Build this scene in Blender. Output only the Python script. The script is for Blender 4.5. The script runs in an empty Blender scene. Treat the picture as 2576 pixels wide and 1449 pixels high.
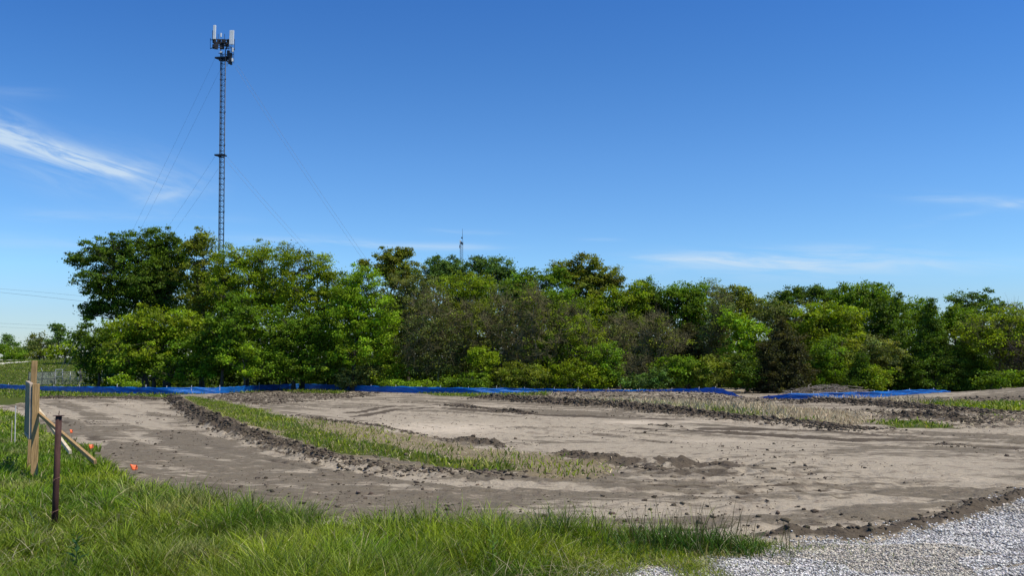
import bpy, math, random
import numpy as np
from mathutils import Vector

scene = bpy.context.scene
COL = scene.collection
rng = np.random.default_rng(7)
random.seed(7)

# ------------------------------------------------------------------ camera
F = 2000.0                      # focal length in units of a 2576 px wide picture
HOR = 900.0
CAMZ = 1.65
PITCH = math.atan((HOR - 724.5) / F)
cam_d = bpy.data.cameras.new("camera")
cam = bpy.data.objects.new("camera", cam_d)
COL.objects.link(cam)
cam.location = (0, 0, CAMZ)
cam.rotation_euler = (math.pi / 2 + PITCH, 0, 0)
cam_d.sensor_width = 36.0
cam_d.lens = 36.0 * F / 2576.0
cam_d.clip_start = 0.05
cam_d.clip_end = 6000
scene.camera = cam

# ------------------------------------------------------------------ light, sky, exposure
scene.view_settings.view_transform = 'Standard'
scene.view_settings.look = 'None'
scene.view_settings.exposure = 0.0
scene.view_settings.gamma = 1.0
SUN_EL = math.radians(60)
SUN_AZ = math.radians(112)      # clockwise from +Y: to the right, a little behind
sun_dir = Vector((math.sin(SUN_AZ) * math.cos(SUN_EL), math.cos(SUN_AZ) * math.cos(SUN_EL), math.sin(SUN_EL)))
sl = bpy.data.lights.new("sun", 'SUN')
sl.energy = 5.0
sl.angle = math.radians(0.53)
sl.color = (1.0, 0.925, 0.79)
so = bpy.data.objects.new("sun", sl)
so.rotation_euler = sun_dir.to_track_quat('Z', 'Y').to_euler()
COL.objects.link(so)

world = bpy.data.worlds.new("World")
scene.world = world
world.use_nodes = True
nt = world.node_tree
nt.nodes.clear()


def N(nt, t, **kw):
    n = nt.nodes.new(t)
    for k, v in kw.items():
        setattr(n, k, v)
    return n


def setin(nt, n, i, v):
    if v is None:
        return
    if hasattr(v, 'is_output'):
        nt.links.new(v, n.inputs[i])
    else:
        n.inputs[i].default_value = v


def M(nt, op, a, b=None, c=None, clamp=False):
    n = N(nt, 'ShaderNodeMath', operation=op, use_clamp=clamp)
    setin(nt, n, 0, a)
    setin(nt, n, 1, b)
    setin(nt, n, 2, c)
    return n.outputs[0]


def MIX(nt, f, a, b, bt='MIX'):
    n = N(nt, 'ShaderNodeMix', data_type='RGBA', blend_type=bt)
    setin(nt, n, 0, f)
    setin(nt, n, 6, a)
    setin(nt, n, 7, b)
    return n.outputs[2]


def RAMP(nt, v, lo, hi, t0=0.0, t1=1.0):
    n = N(nt, 'ShaderNodeMapRange', clamp=True)
    n.interpolation_type = 'SMOOTHSTEP'
    setin(nt, n, 0, v)
    n.inputs[1].default_value = lo
    n.inputs[2].default_value = hi
    n.inputs[3].default_value = t0
    n.inputs[4].default_value = t1
    return n.outputs[0]


SKY_STR = 0.12
sky = N(nt, 'ShaderNodeTexSky', sky_type='NISHITA')
sky.sun_disc = False
sky.sun_elevation = SUN_EL
sky.sun_rotation = SUN_AZ
sky.altitude = 300
sky.air_density = 1.0
sky.dust_density = 0.25
sky.ozone_density = 3.0
tc = N(nt, 'ShaderNodeTexCoord')
sp = N(nt, 'ShaderNodeSeparateXYZ')
nt.links.new(tc.outputs['Generated'], sp.inputs[0])
yy = M(nt, 'MAXIMUM', sp.outputs[1], 0.05)
U = M(nt, 'DIVIDE', sp.outputs[0], yy)
V = M(nt, 'DIVIDE', sp.outputs[2], yy)


def puv(px, py):
    """direction of a picture point as tangents (u, v) of the world direction"""
    a, b = (px - 1288) / F, (724.5 - py) / F
    y = math.cos(PITCH) - b * math.sin(PITCH)
    z = math.sin(PITCH) + b * math.cos(PITCH)
    return a / y, z / y


def fibres(ang, stretch, scale, detail, lo, hi, seed):
    ca, sa = math.cos(ang), math.sin(ang)
    s = M(nt, 'ADD', M(nt, 'MULTIPLY', U, ca), M(nt, 'MULTIPLY', V, sa))
    t = M(nt, 'SUBTRACT', M(nt, 'MULTIPLY', V, ca), M(nt, 'MULTIPLY', U, sa))
    cx = N(nt, 'ShaderNodeCombineXYZ')
    nt.links.new(s, cx.inputs[0])
    nt.links.new(M(nt, 'MULTIPLY', t, stretch), cx.inputs[1])
    cx.inputs[2].default_value = seed
    nz = N(nt, 'ShaderNodeTexNoise')
    nt.links.new(cx.outputs[0], nz.inputs['Vector'])
    nz.inputs['Scale'].default_value = scale
    nz.inputs['Detail'].default_value = detail
    nz.inputs['Roughness'].default_value = 0.62
    nz.inputs['Distortion'].default_value = 0.6
    return RAMP(nt, nz.outputs['Fac'], lo, hi)


def streak(p0, p1, width, amp, fib):
    u0, v0 = puv(*p0)
    u1, v1 = puv(*p1)
    L = math.hypot(u1 - u0, v1 - v0)
    ang = math.atan2(v1 - v0, u1 - u0)
    cu, cv = (u0 + u1) / 2, (v0 + v1) / 2
    ca, sa = math.cos(ang), math.sin(ang)
    du = M(nt, 'SUBTRACT', U, cu)
    dv = M(nt, 'SUBTRACT', V, cv)
    s = M(nt, 'ADD', M(nt, 'MULTIPLY', du, ca), M(nt, 'MULTIPLY', dv, sa))
    t = M(nt, 'SUBTRACT', M(nt, 'MULTIPLY', dv, ca), M(nt, 'MULTIPLY', du, sa))
    s2 = M(nt, 'POWER', M(nt, 'ABSOLUTE', M(nt, 'DIVIDE', s, L * 0.55)), 3.0)
    t2 = M(nt, 'POWER', M(nt, 'ABSOLUTE', M(nt, 'DIVIDE', t, width / F)), 2.0)
    e = M(nt, 'EXPONENT', M(nt, 'MULTIPLY', M(nt, 'ADD', s2, t2), -1.0))
    return M(nt, 'MULTIPLY', M(nt, 'MULTIPLY', e, amp), fib)


fa = fibres(math.radians(-20), 7, 9, 10, 0.28, 0.72, 1.3)
fb = fibres(math.radians(-3), 9, 6, 8, 0.35, 0.75, 5.1)
fc = fibres(math.radians(10), 6, 9, 7, 0.3, 0.75, 9.4)
cl = None
for p0, p1, w, a, f in [
    ((-160, 275), (60, 345), 44, 0.6, fa), ((-20, 330), (210, 408), 26, 0.75, fa),
    ((130, 382), (360, 442), 22, 0.85, fa), ((270, 432), (370, 420), 16, 0.45, fa),
    ((120, 400), (460, 455), 60, 0.26, fa), ((360, 470), (560, 470), 40, 0.14, fa), ((350, 500), (480, 480), 20, 0.38, fc),
    ((-40, 325), (200, 440), 60, 0.22, fa),
    ((560, 600), (960, 615), 14, 0.4, fb), ((880, 618), (1240, 622), 9, 0.5, fb),
    ((1080, 580), (1270, 588), 7, 0.35, fb), ((1560, 650), (1860, 655), 10, 0.5, fb),
    ((1660, 660), (2150, 650), 24, 0.62, fb), ((1800, 678), (2500, 665), 26, 0.5, fb),
    ((1700, 640), (2300, 625), 18, 0.3, fb), ((2280, 495), (2600, 515), 16, 0.35, fb),
    ((2330, 560), (2700, 480), 8, 0.25, fb), ((60, 540), (560, 545), 16, 0.25, fb),
    ((-100, 600), (560, 640), 22, 0.2, fb), ((1450, 600), (1560, 602), 5, 0.3, fb),
    ((-100, 225), (120, 235), 16, 0.12, fb)]:
    s = streak(p0, p1, w, a, f)
    cl = s if cl is None else M(nt, 'ADD', cl, s)
cl = M(nt, 'MULTIPLY', M(nt, 'MINIMUM', cl, 0.85), M(nt, 'GREATER_THAN', sp.outputs[1], 0.06))
# the sky's own colour is tuned a little (deeper and more saturated, as the camera saw it)
hs = N(nt, 'ShaderNodeHueSaturation')
hs.inputs['Saturation'].default_value = 1.12
hs.inputs['Value'].default_value = 1.0
nt.links.new(sky.outputs[0], hs.inputs['Color'])
grad = N(nt, 'ShaderNodeValToRGB')
gv_ = RAMP(nt, V, 0.0, 0.5)
gv_.node.interpolation_type = 'LINEAR'
nt.links.new(gv_, grad.inputs[0])
er = grad.color_ramp
er.elements[0].position, er.elements[0].color = 0.0, (0.50, 0.58, 0.74, 1)
er.elements[1].position, er.elements[1].color = 1.0, (0.33, 0.62, 0.94, 1)
for p_, c_ in ((0.12, (0.55, 0.65, 0.80, 1)), (0.24, (0.62, 0.81, 0.97, 1)), (0.5, (0.54, 0.77, 0.98, 1)), (0.75, (0.42, 0.69, 0.95, 1))):
    e_ = er.elements.new(p_)
    e_.color = c_
gm = N(nt, 'ShaderNodeVectorMath', operation='MULTIPLY')
nt.links.new(hs.outputs[0], gm.inputs[0])
nt.links.new(grad.outputs[0], gm.inputs[1])
gs = N(nt, 'ShaderNodeVectorMath', operation='SCALE')
nt.links.new(gm.outputs[0], gs.inputs[0])
gs.inputs['Scale'].default_value = 1.34
cs = 1.0 / SKY_STR
out = MIX(nt, cl, gs.outputs[0], (0.62 * cs, 0.76 * cs, 0.90 * cs, 1))
bg = N(nt, 'ShaderNodeBackground')
bg.inputs['Strength'].default_value = SKY_STR
nt.links.new(out, bg.inputs['Color'])
wo = N(nt, 'ShaderNodeOutputWorld')
nt.links.new(bg.outputs[0], wo.inputs[0])

scene.cycles.max_bounces = 6
scene.cycles.transparent_max_bounces = 8
scene.cycles.diffuse_bounces = 3


# ------------------------------------------------------------------ picture <-> world
def P(px, py, d):
    """world point seen at (px, py) of the 2576 wide picture, at world y = d"""
    a, b = (px - 1288) / F, (724.5 - py) / F
    y = math.cos(PITCH) - b * math.sin(PITCH)
    z = math.sin(PITCH) + b * math.cos(PITCH)
    return np.array([a / y * d, d, CAMZ + z / y * d])


TY = [-3000, 0, 85, 125, 140, 172, 400, 3000]
TZ = [0, 0, -1.955, -2.5, -1.9, 0.95, 1.2, 1.3]


def base_z(x, y):
    z = np.interp(y, TY, TZ)
    z = z + 1.30 * np.exp(-((x - 47) / 13.0) ** 2 - ((y - 58) / 9.0) ** 2)
    z = z + 0.33 * np.exp(-((x - 9.5) / 9.5) ** 4 - ((y - 66) / 5.0) ** 2)
    z = z - 0.16 * np.exp(-((x - 11) / 14.0) ** 2 - ((y - 80) / 7.0) ** 2)
    return z


_ds = np.exp(np.linspace(math.log(2.2), math.log(400), 4000))


def G(px, py):
    """ground point seen at (px, py)"""
    a, b = (px - 1288) / F, (724.5 - py) / F
    y = math.cos(PITCH) - b * math.sin(PITCH)
    z = math.sin(PITCH) + b * math.cos(PITCH)
    zz = CAMZ + z / y * _ds
    xx = a / y * _ds
    k = np.argmax(zz < base_z(xx, _ds))
    if k == 0:
        k = len(_ds) - 1
    return (xx[k], _ds[k])


def GP(pts):
    return np.array([G(*p) for p in pts])


# ------------------------------------------------------------------ numpy noise, polygons
_tab = np.random.default_rng(3).random((256, 256)).astype(np.float32)


def vn(x, y, s=1.0, o=0):
    x = np.asarray(x) * s + 37.3 * o + 1000
    y = np.asarray(y) * s + 11.7 * o + 1000
    xi = np.floor(x).astype(np.int64)
    yi = np.floor(y).astype(np.int64)
    fx = x - xi
    fy = y - yi
    fx = fx * fx * (3 - 2 * fx)
    fy = fy * fy * (3 - 2 * fy)
    a = _tab[xi % 256, yi % 256]
    b = _tab[(xi + 1) % 256, yi % 256]
    c = _tab[xi % 256, (yi + 1) % 256]
    d = _tab[(xi + 1) % 256, (yi + 1) % 256]
    return (a * (1 - fx) + b * fx) * (1 - fy) + (c * (1 - fx) + d * fx) * fy


def fbm(x, y, s=1.0, o=0, n=4):
    t = 0
    a = 0.5
    k = 0
    for i in range(n):
        t = t + a * vn(x, y, s, o + i * 3)
        k += a
        a *= 0.55
        s *= 2.07
    return t / k


def inpoly(x, y, poly):
    r = np.zeros(x.shape, bool)
    n = len(poly)
    j = n - 1
    for i in range(n):
        xi, yi = poly[i]
        xj, yj = poly[j]
        if yi != yj:
            c = ((yi > y) != (yj > y)) & (x < (xj - xi) * (y - yi) / (yj - yi) + xi)
            r ^= c
        j = i
    return r


def lined(x, y, pl, closed=False):
    """distance to a polyline and position along it"""
    best = np.full(x.shape, 1e9)
    along = np.zeros(x.shape)
    acc = 0.0
    n = len(pl)
    for i in range(n if closed else n - 1):
        a = pl[i]
        b = pl[(i + 1) % n]
        dx, dy = b - a
        L2 = dx * dx + dy * dy + 1e-9
        t = np.clip(((x - a[0]) * dx + (y - a[1]) * dy) / L2, 0, 1)
        d = np.hypot(x - a[0] - t * dx, y - a[1] - t * dy)
        m = d < best
        best = np.where(m, d, best)
        along = np.where(m, acc + t * math.sqrt(L2), along)
        acc += math.sqrt(L2)
    return best, along


def soft(x, y, poly, w=0.3, wob=0.5, ws=0.9, o=0):
    """0..1 soft and ragged mask of a polygon"""
    x2 = x + wob * (fbm(x, y, ws, o) - 0.5) * 2
    y2 = y + wob * 1.6 * (fbm(x, y, ws, o + 9) - 0.5) * 2
    m = np.zeros(x.shape)
    x0, y0 = poly.min(0) - w - wob * 2
    x1, y1 = poly.max(0) + w + wob * 2
    k = (x2 > x0) & (x2 < x1) & (y2 > y0) & (y2 < y1)
    if not k.any():
        return m
    xs, ys = x2[k], y2[k]
    d, _ = lined(xs, ys, poly, True)
    d = np.where(inpoly(xs, ys, poly), d, -d)
    m[k] = np.clip(d / w * 0.5 + 0.5, 0, 1)
    return m


# zones, traced on the ground
Z_FORE = np.vstack([GP([(-60, 1012), (14, 1036), (66, 1056), (100, 1078), (150, 1108), (225, 1133), (255, 1172),
                        (290, 1205), (400, 1250), (520, 1288), (700, 1318), (860, 1334), (1000, 1338), (1300, 1350),
                        (1500, 1362), (1700, 1380), (1850, 1390), (1880, 1397), (1800, 1410), (1640, 1424),
                        (1540, 1446), (1440, 1480)]), [[1.0, 4.0], [0.5, -20], [-80, -20], [-80, 60]]])
Z_BEHIND = np.vstack([GP([(-60, 1018), (14, 1019), (66, 1012), (110, 1000), (200, 998), (420, 1000), (440, 994)]),
                      [[-26, 82], [-32, 128], [-70, 160], [-60, 200], [-200, 200], [-200, 50]]])
Z_STRIP = GP([(462, 999), (480, 1000), (524, 1006), (615, 1022), (700, 1045), (770, 1070), (840, 1097), (906, 1110), (979, 1121),
              (1066, 1138), (1115, 1145), (1210, 1157), (1290, 1169), (1330, 1186), (1290, 1193), (1210, 1192), (1115, 1181),
              (1066, 1170), (979, 1156), (906, 1150), (834, 1143), (761, 1113), (688, 1086), (601, 1058), (514, 1026)])
Z_STRAW1 = GP([(740, 1050), (870, 1066), (950, 1080), (1020, 1094), (1160, 1120), (1300, 1138), (1420, 1152), (1560, 1180), (1500, 1200),
               (1380, 1208), (1290, 1196), (1200, 1168), (1100, 1150), (980, 1130), (860, 1114), (780, 1085)])
Z_STRAW0 = GP([(440, 1000), (480, 1000), (600, 1050), (720, 1085), (860, 1125), (1000, 1165), (1120, 1186),
               (1060, 1188), (940, 1165), (800, 1125), (660, 1085), (560, 1060), (500, 1035)])
Z_FAR = GP([(1380, 1008), (1600, 1009), (1800, 1019), (1950, 1033), (2010, 1048), (1900, 1052), (1700, 1036),
            (1500, 1020)])
Z_STRAW2 = GP([(1300, 1004), (1650, 1006), (1900, 1016), (2100, 1034), (2200, 1056), (2150, 1072), (1990, 1062),
               (1800, 1046), (1600, 1030), (1400, 1016)])
Z_STRAW3 = GP([(2000, 1002), (2150, 1004), (2340, 1008), (2400, 1014), (2300, 1020), (2120, 1014)])
Z_R1 = GP([(2300, 1013), (2420, 1012), (2700, 1016), (2700, 1038), (2500, 1036), (2380, 1029)])
Z_R2 = GP([(2190, 1062), (2300, 1060), (2390, 1070), (2400, 1077), (2260, 1078)])
Z_R3 = GP([(1985, 1054), (2060, 1058), (2080, 1068), (2010, 1064)])
Z_R4 = GP([(2480, 1040), (2540, 1044), (2540, 1060), (2490, 1056)])
Z_FF = GP([(1040, 987), (1240, 990), (1400, 988), (1380, 996), (1240, 999), (1100, 996)])
Z_FF2 = GP([(700, 982), (880, 984), (860, 992), (740, 990)])
Z_ROUGH = [GP([(500, 1004), (600, 984), (760, 984), (960, 988), (940, 998), (760, 1012), (660, 1022)]),
           GP([(1240, 992), (1340, 984), (1600, 984), (1800, 990), (1900, 1002), (2100, 1008), (2000, 1020),
               (1800, 1012), (1560, 1006), (1300, 1004)]),
           GP([(1990, 1012), (2200, 1004), (2420, 1000), (2700, 985), (2700, 1012), (2300, 1012), (2200, 1016)]),
           GP([(2100, 1030), (2400, 1036), (2700, 1040), (2700, 1075), (2440, 1080), (2200, 1056)]),
           GP([(1500, 1160), (1600, 1150), (1900, 1165), (2000, 1190), (1900, 1215), (1600, 1205)]),
           GP([(1700, 1330), (1900, 1345), (2300, 1320), (2600, 1240), (2600, 1215), (2300, 1290), (2000, 1310)])]
Z_GRAVEL = np.vstack([GP([(1440, 1490), (1560, 1452), (1640, 1428), (1780, 1408), (1870, 1388), (1980, 1368), (2080, 1362),
                          (2200, 1352), (2300, 1333), (2400, 1308), (2500, 1282), (2576, 1258), (2760, 1205)]),
                      [[14, 9.0], [14, -20], [0.5, -20], [1.0, 3.5]]])
# berms: polyline, height, half width
BERMS = [(GP([(432, 1004), (465, 1029), (520, 1062), (572, 1081), (616, 1098), (648, 1106), (694, 1124), (746, 1134),
              (787, 1147), (834, 1161), (906, 1174), (979, 1186), (1052, 1190), (1130, 1193), (1194, 1196), (1290, 1201)]), 0.23, 0.38),
         (GP([(1210, 1003), (1400, 1017), (1550, 1026), (1700, 1042), (1850, 1056), (2000, 1067), (2120, 1080),
              (2210, 1086)]), 0.22, 0.8),
         (GP([(2000, 1012), (2120, 1015), (2240, 1024), (2340, 1033), (2480, 1040), (2640, 1042)]), 0.18, 0.8),
         (GP([(1400, 1142), (1480, 1152), (1560, 1168), (1660, 1186)]), 0.08, 0.4),
         (GP([(1640, 1172), (1760, 1172)]), 0.06, 0.4),
         (GP([(1160, 1110), (1210, 1116), (1275, 1130)]), 0.1, 0.3),
         (GP([(1870, 1352), (2000, 1350), (2120, 1352), (2250, 1336), (2350, 1316), (2420, 1290), (2500, 1272),
              (2600, 1245), (2760, 1195)]), 0.08, 0.12),
         (GP([(100, 1003), (200, 1003), (300, 1003), (430, 1006)]), 0.12, 0.6),
         (GP([(2270, 1048), (2380, 1056), (2440, 1066)]), 0.15, 0.7),
         (GP([(740, 1046), (850, 1062), (950, 1074), (1050, 1094), (1150, 1116)]), 0.035, 0.2),
         (GP([(1120, 1022), (1220, 1028)]), 0.1, 0.35), (GP([(1260, 1036), (1330, 1042)]), 0.1, 0.4),
         (GP([(1640, 1070), (1700, 1072)]), 0.05, 0.3), (GP([(2360, 1120), (2440, 1124)]), 0.05, 0.3)]
# ruts left by tracks: polyline, depth, half width
RUTS = [(GP([(1780, 1076), (1900, 1080), (2050, 1084), (2200, 1096), (2320, 1100)]), 0.22, 0.42),
        (GP([(1620, 1078), (1750, 1084), (1950, 1092), (2100, 1104), (2300, 1108)]), 0.14, 0.36),
        (GP([(1850, 1090), (2000, 1098), (2150, 1108)]), 0.18, 0.36),
        (GP([(1120, 1028), (1300, 1040), (1550, 1052), (1700, 1056)]), 0.09, 0.35),
        (GP([(1150, 1016), (1290, 1036), (1330, 1042)]), 0.12, 0.45),
        (GP([(900, 1048), (1000, 1030), (1130, 1026), (1230, 1034)]), 0.09, 0.35),
        (GP([(880, 1040), (990, 1022), (1120, 1018), (1210, 1026)]), 0.09, 0.35),
        (GP([(840, 1032), (980, 1014), (1150, 1010)]), 0.04, 0.25),
        (GP([(900, 1068), (1040, 1064), (1200, 1070), (1420, 1084)]), 0.04, 0.15),
        (GP([(260, 1030), (400, 1062), (560, 1100), (760, 1150), (960, 1190), (1200, 1208), (1500, 1214), (1900, 1228),
             (2300, 1240)]), 0.03, 0.18),
        (GP([(240, 1050), (370, 1082), (540, 1125), (760, 1175), (960, 1212), (1200, 1232), (1500, 1240), (1900, 1256)]),
         0.03, 0.18)]


def smooth_line(px):
    p = GP(px)
    t = np.arange(len(p))
    u = np.linspace(0, len(p) - 1, (len(p) - 1) * 6 + 1)
    q = np.column_stack([np.interp(u, t, p[:, 0]), np.interp(u, t, p[:, 1])])
    for _ in range(6):
        q[1:-1] = q[1:-1] * 0.5 + (q[:-2] + q[2:]) * 0.25
    return q


LANES = [smooth_line([(150, 1006), (300, 1035), (440, 1075), (620, 1125), (860, 1176), (1200, 1212), (1700, 1236), (2250, 1228), (2700, 1190)]),
         smooth_line([(620, 1003), (900, 1012), (1300, 1034), (1700, 1062), (2100, 1092), (2700, 1120)]),
         smooth_line([(250, 1180), (480, 1235), (800, 1275), (1300, 1302), (1800, 1305), (2200, 1275), (2700, 1180)])]


def tracks(x, y):
    """noise drawn out along the lanes the machines drove: broad bands, thin lines"""
    best = np.full(x.shape, 1e9)
    sec = np.full(x.shape, 1e9)
    S = np.zeros(x.shape)
    A_ = np.zeros(x.shape)
    for i, pl in enumerate(LANES):
        acc = 0.0
        b = np.full(x.shape, 1e9)
        sg_ = np.zeros(x.shape)
        al = np.zeros(x.shape)
        for a_, c_ in zip(pl[:-1], pl[1:]):
            dx, dy = c_ - a_
            L2 = dx * dx + dy * dy
            t = np.clip(((x - a_[0]) * dx + (y - a_[1]) * dy) / L2, 0, 1)
            ex, ey = x - a_[0] - t * dx, y - a_[1] - t * dy
            d = np.hypot(ex, ey)
            m = d < b
            b = np.where(m, d, b)
            sg_ = np.where(m, np.sign(dx * ey - dy * ex), sg_)
            al = np.where(m, acc + t * math.sqrt(L2), al)
            acc += math.sqrt(L2)
        m = b < best
        sec = np.where(m, best, np.minimum(sec, b))
        S = np.where(m, sg_ * b + i * 40, S)
        A_ = np.where(m, al, A_)
        best = np.where(m, b, best)
    w = np.clip((sec - best) / 1.5, 0, 1) * np.exp(-(best / 14.0) ** 2)
    wv_ = 0.5 * (fbm(x, y, 0.25, 85, 2) - 0.5)
    broad = vn((S + wv_) * 1.5, A_ * 0.10, 1.0, 81) * 0.6 + vn((S + wv_) * 3.4, A_ * 0.16, 1.0, 82) * 0.4
    thin = vn((S + wv_) * 6.0, A_ * 0.22, 1.0, 83)
    lug = 0.5 + 0.5 * np.sin(A_ * 2 * math.pi / 0.4 + S * 2)
    return (broad - 0.5) * w, np.clip((thin - 0.70) / 0.2, 0, 1) * w * (0.6 + 0.4 * lug), w


def detail(x, y):
    """(height to add, clod mask)"""
    r = np.hypot(x, y)
    h = 0.05 * (fbm(x, y, 0.25, 2) - 0.5) + 0.03 * (fbm(x, y, 1.6, 4) - 0.5)
    clod_rut_shade = np.zeros(x.shape)
    pt = np.clip(fbm(x, y, 0.3, 61) * 3 - 1.0, 0.15, 1)
    h += pt * (0.085 * (fbm(x, y * 1.6, 2.2, 62, 4) - 0.5) + 0.03 * (vn(x, y, 8.0, 64) - 0.5)) * np.clip((140 - y) / 40, 0, 1)
    near = (y > 4) & (y < 105) & (np.abs(x) < 75)
    xs, ys = x[near], y[near]
    hh = np.zeros(xs.shape)
    cc = np.zeros(xs.shape)
    tb, tt_, _w = tracks(xs, ys)
    keepm = np.clip(1 - soft(xs, ys, Z_STRIP, 0.5, 0.3, 0.7, 3) - soft(xs, ys, Z_STRAW1, 0.5, 0.3, 0.7, 3) - soft(xs, ys, Z_FORE, 0.3, 0.2, 1, 1), 0, 1)
    tt_ = tt_ * keepm * np.clip(fbm(xs, ys, 0.35, 86) * 4 - 1.35, 0, 1)
    hh += keepm * (0.09 * tb - 0.05 * tt_)
    cc = np.maximum(cc, tt_ * 0.95)  # thin track lines painted dark in place of the ruts' weak shading
    for pl, H, w in BERMS:
        d, al = lined(xs, ys, pl)
        m = d < w * 3
        xm, ym = xs[m], ys[m]
        ww = w * (0.7 + 0.7 * fbm(xm, ym, 0.8, 5))
        tot = np.hypot(*(pl[1:] - pl[:-1]).T).sum()
        p = np.exp(-(d[m] / ww) ** 2) * np.clip((tot - al[m]) / (0.35 * tot), 0.12, 1) * np.clip(0.3 + al[m] / (0.1 * tot), 0, 1)
        n = fbm(xm, ym, 3.6, 6, 4)
        hh[m] += p * H * (0.25 + 1.4 * n) + np.sqrt(p) * H * (1.0 * np.abs(vn(xm, ym, 5.0, 8) - 0.5) + 0.9 * (vn(xm, ym, 11.0, 12) - 0.5))
        cc[m] = np.maximum(cc[m], np.clip(p * 1.5 + (n - 0.5) * 0.9, 0, 1) * np.clip(H / 0.08, 0.5, 1))
    for pl, H, w in RUTS:
        d, al = lined(xs, ys, pl)
        m = d < w * 4
        xm, ym, dm = xs[m], ys[m], d[m]
        k = 0.35 + 1.1 * fbm(xm, ym, 0.5, 14)
        lug = 0.5 + 0.5 * np.sin(al[m] * 2 * math.pi / 0.55)
        g = np.exp(-(dm / w) ** 2)
        hh[m] += k * 0.35 * H * g * (vn(xm, ym, 5.0, 3) - 0.45) * (0.6 + 0.4 * lug)
        cc[m] = np.maximum(cc[m], np.clip(g * (0.5 + 0.8 * k) * min(1.3, H / 0.09), 0, 1) * (0.75 + 0.25 * lug))
    for i, z in enumerate(Z_ROUGH):
        m = soft(xs, ys, z, 0.8, 0.8, 0.5, 20 + i)
        n = fbm(xs, ys, 2.2, 30 + i, 4)
        hh += m * (0.12 * (n - 0.4) + 0.09 * (vn(xs, ys, 6.0, 33 + i) - 0.5))
        cc = np.maximum(cc, m * np.clip((n - 0.40) * 3.2, 0, 0.7))
    h[near] += hh
    clod_rut_shade[near] = cc
    return h, clod_rut_shade


def ground_z(x, y):
    x = np.asarray(x, float)
    y = np.asarray(y, float)
    return base_z(x, y) + detail(x, y)[0]


# ------------------------------------------------------------------ mesh helpers
def tag(o, label=None, cat=None, group=None, kind=None):
    if label:
        o["label"] = label
    if cat:
        o["category"] = cat
    if group:
        o["group"] = group
    if kind:
        o["kind"] = kind
    return o


def nmesh(name, verts, faces, mat=None, parent=None, col=None, smooth=False, attrs=None, vcol=None):
    """verts (n,3); faces: list of (m,k) int arrays; col: per-face colours (rows follow faces)"""
    verts = np.asarray(verts, np.float32)
    me = bpy.data.meshes.new(name)
    me.vertices.add(len(verts))
    me.vertices.foreach_set("co", verts.ravel())
    fl = [np.asarray(f, np.int32) for f in faces if len(f)]
    tot = np.concatenate([np.full(len(f), f.shape[1], np.int32) for f in fl])
    loops = np.concatenate([f.ravel() for f in fl])
    me.loops.add(len(loops))
    me.polygons.add(len(tot))
    st = np.zeros(len(tot), np.int32)
    st[1:] = np.cumsum(tot)[:-1]
    me.loops.foreach_set("vertex_index", loops)
    me.polygons.foreach_set("loop_start", st)
    if smooth:
        me.polygons.foreach_set("use_smooth", np.ones(len(tot), bool))
    me.update(calc_edges=True)
    if col is not None:
        a = me.attributes.new("col", 'FLOAT_COLOR', 'FACE')
        c = np.ones((len(tot), 4), np.float32)
        c[:, :3] = col
        a.data.foreach_set("color", c.ravel())
    for k, v in (attrs or {}).items():
        a = me.attributes.new(k, 'FLOAT', 'POINT')
        a.data.foreach_set("value", np.asarray(v, np.float32))
    if mat:
        me.materials.append(mat)
    o = bpy.data.objects.new(name, me)
    COL.objects.link(o)
    if parent is not None:
        o.parent = parent
        o.location = tuple(-c for c in parent.location)
    return o


def empty(name, loc):
    o = bpy.data.objects.new(name, None)
    o.empty_display_size = 0.3
    o.location = tuple(float(c) for c in loc)
    COL.objects.link(o)
    return o


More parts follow.
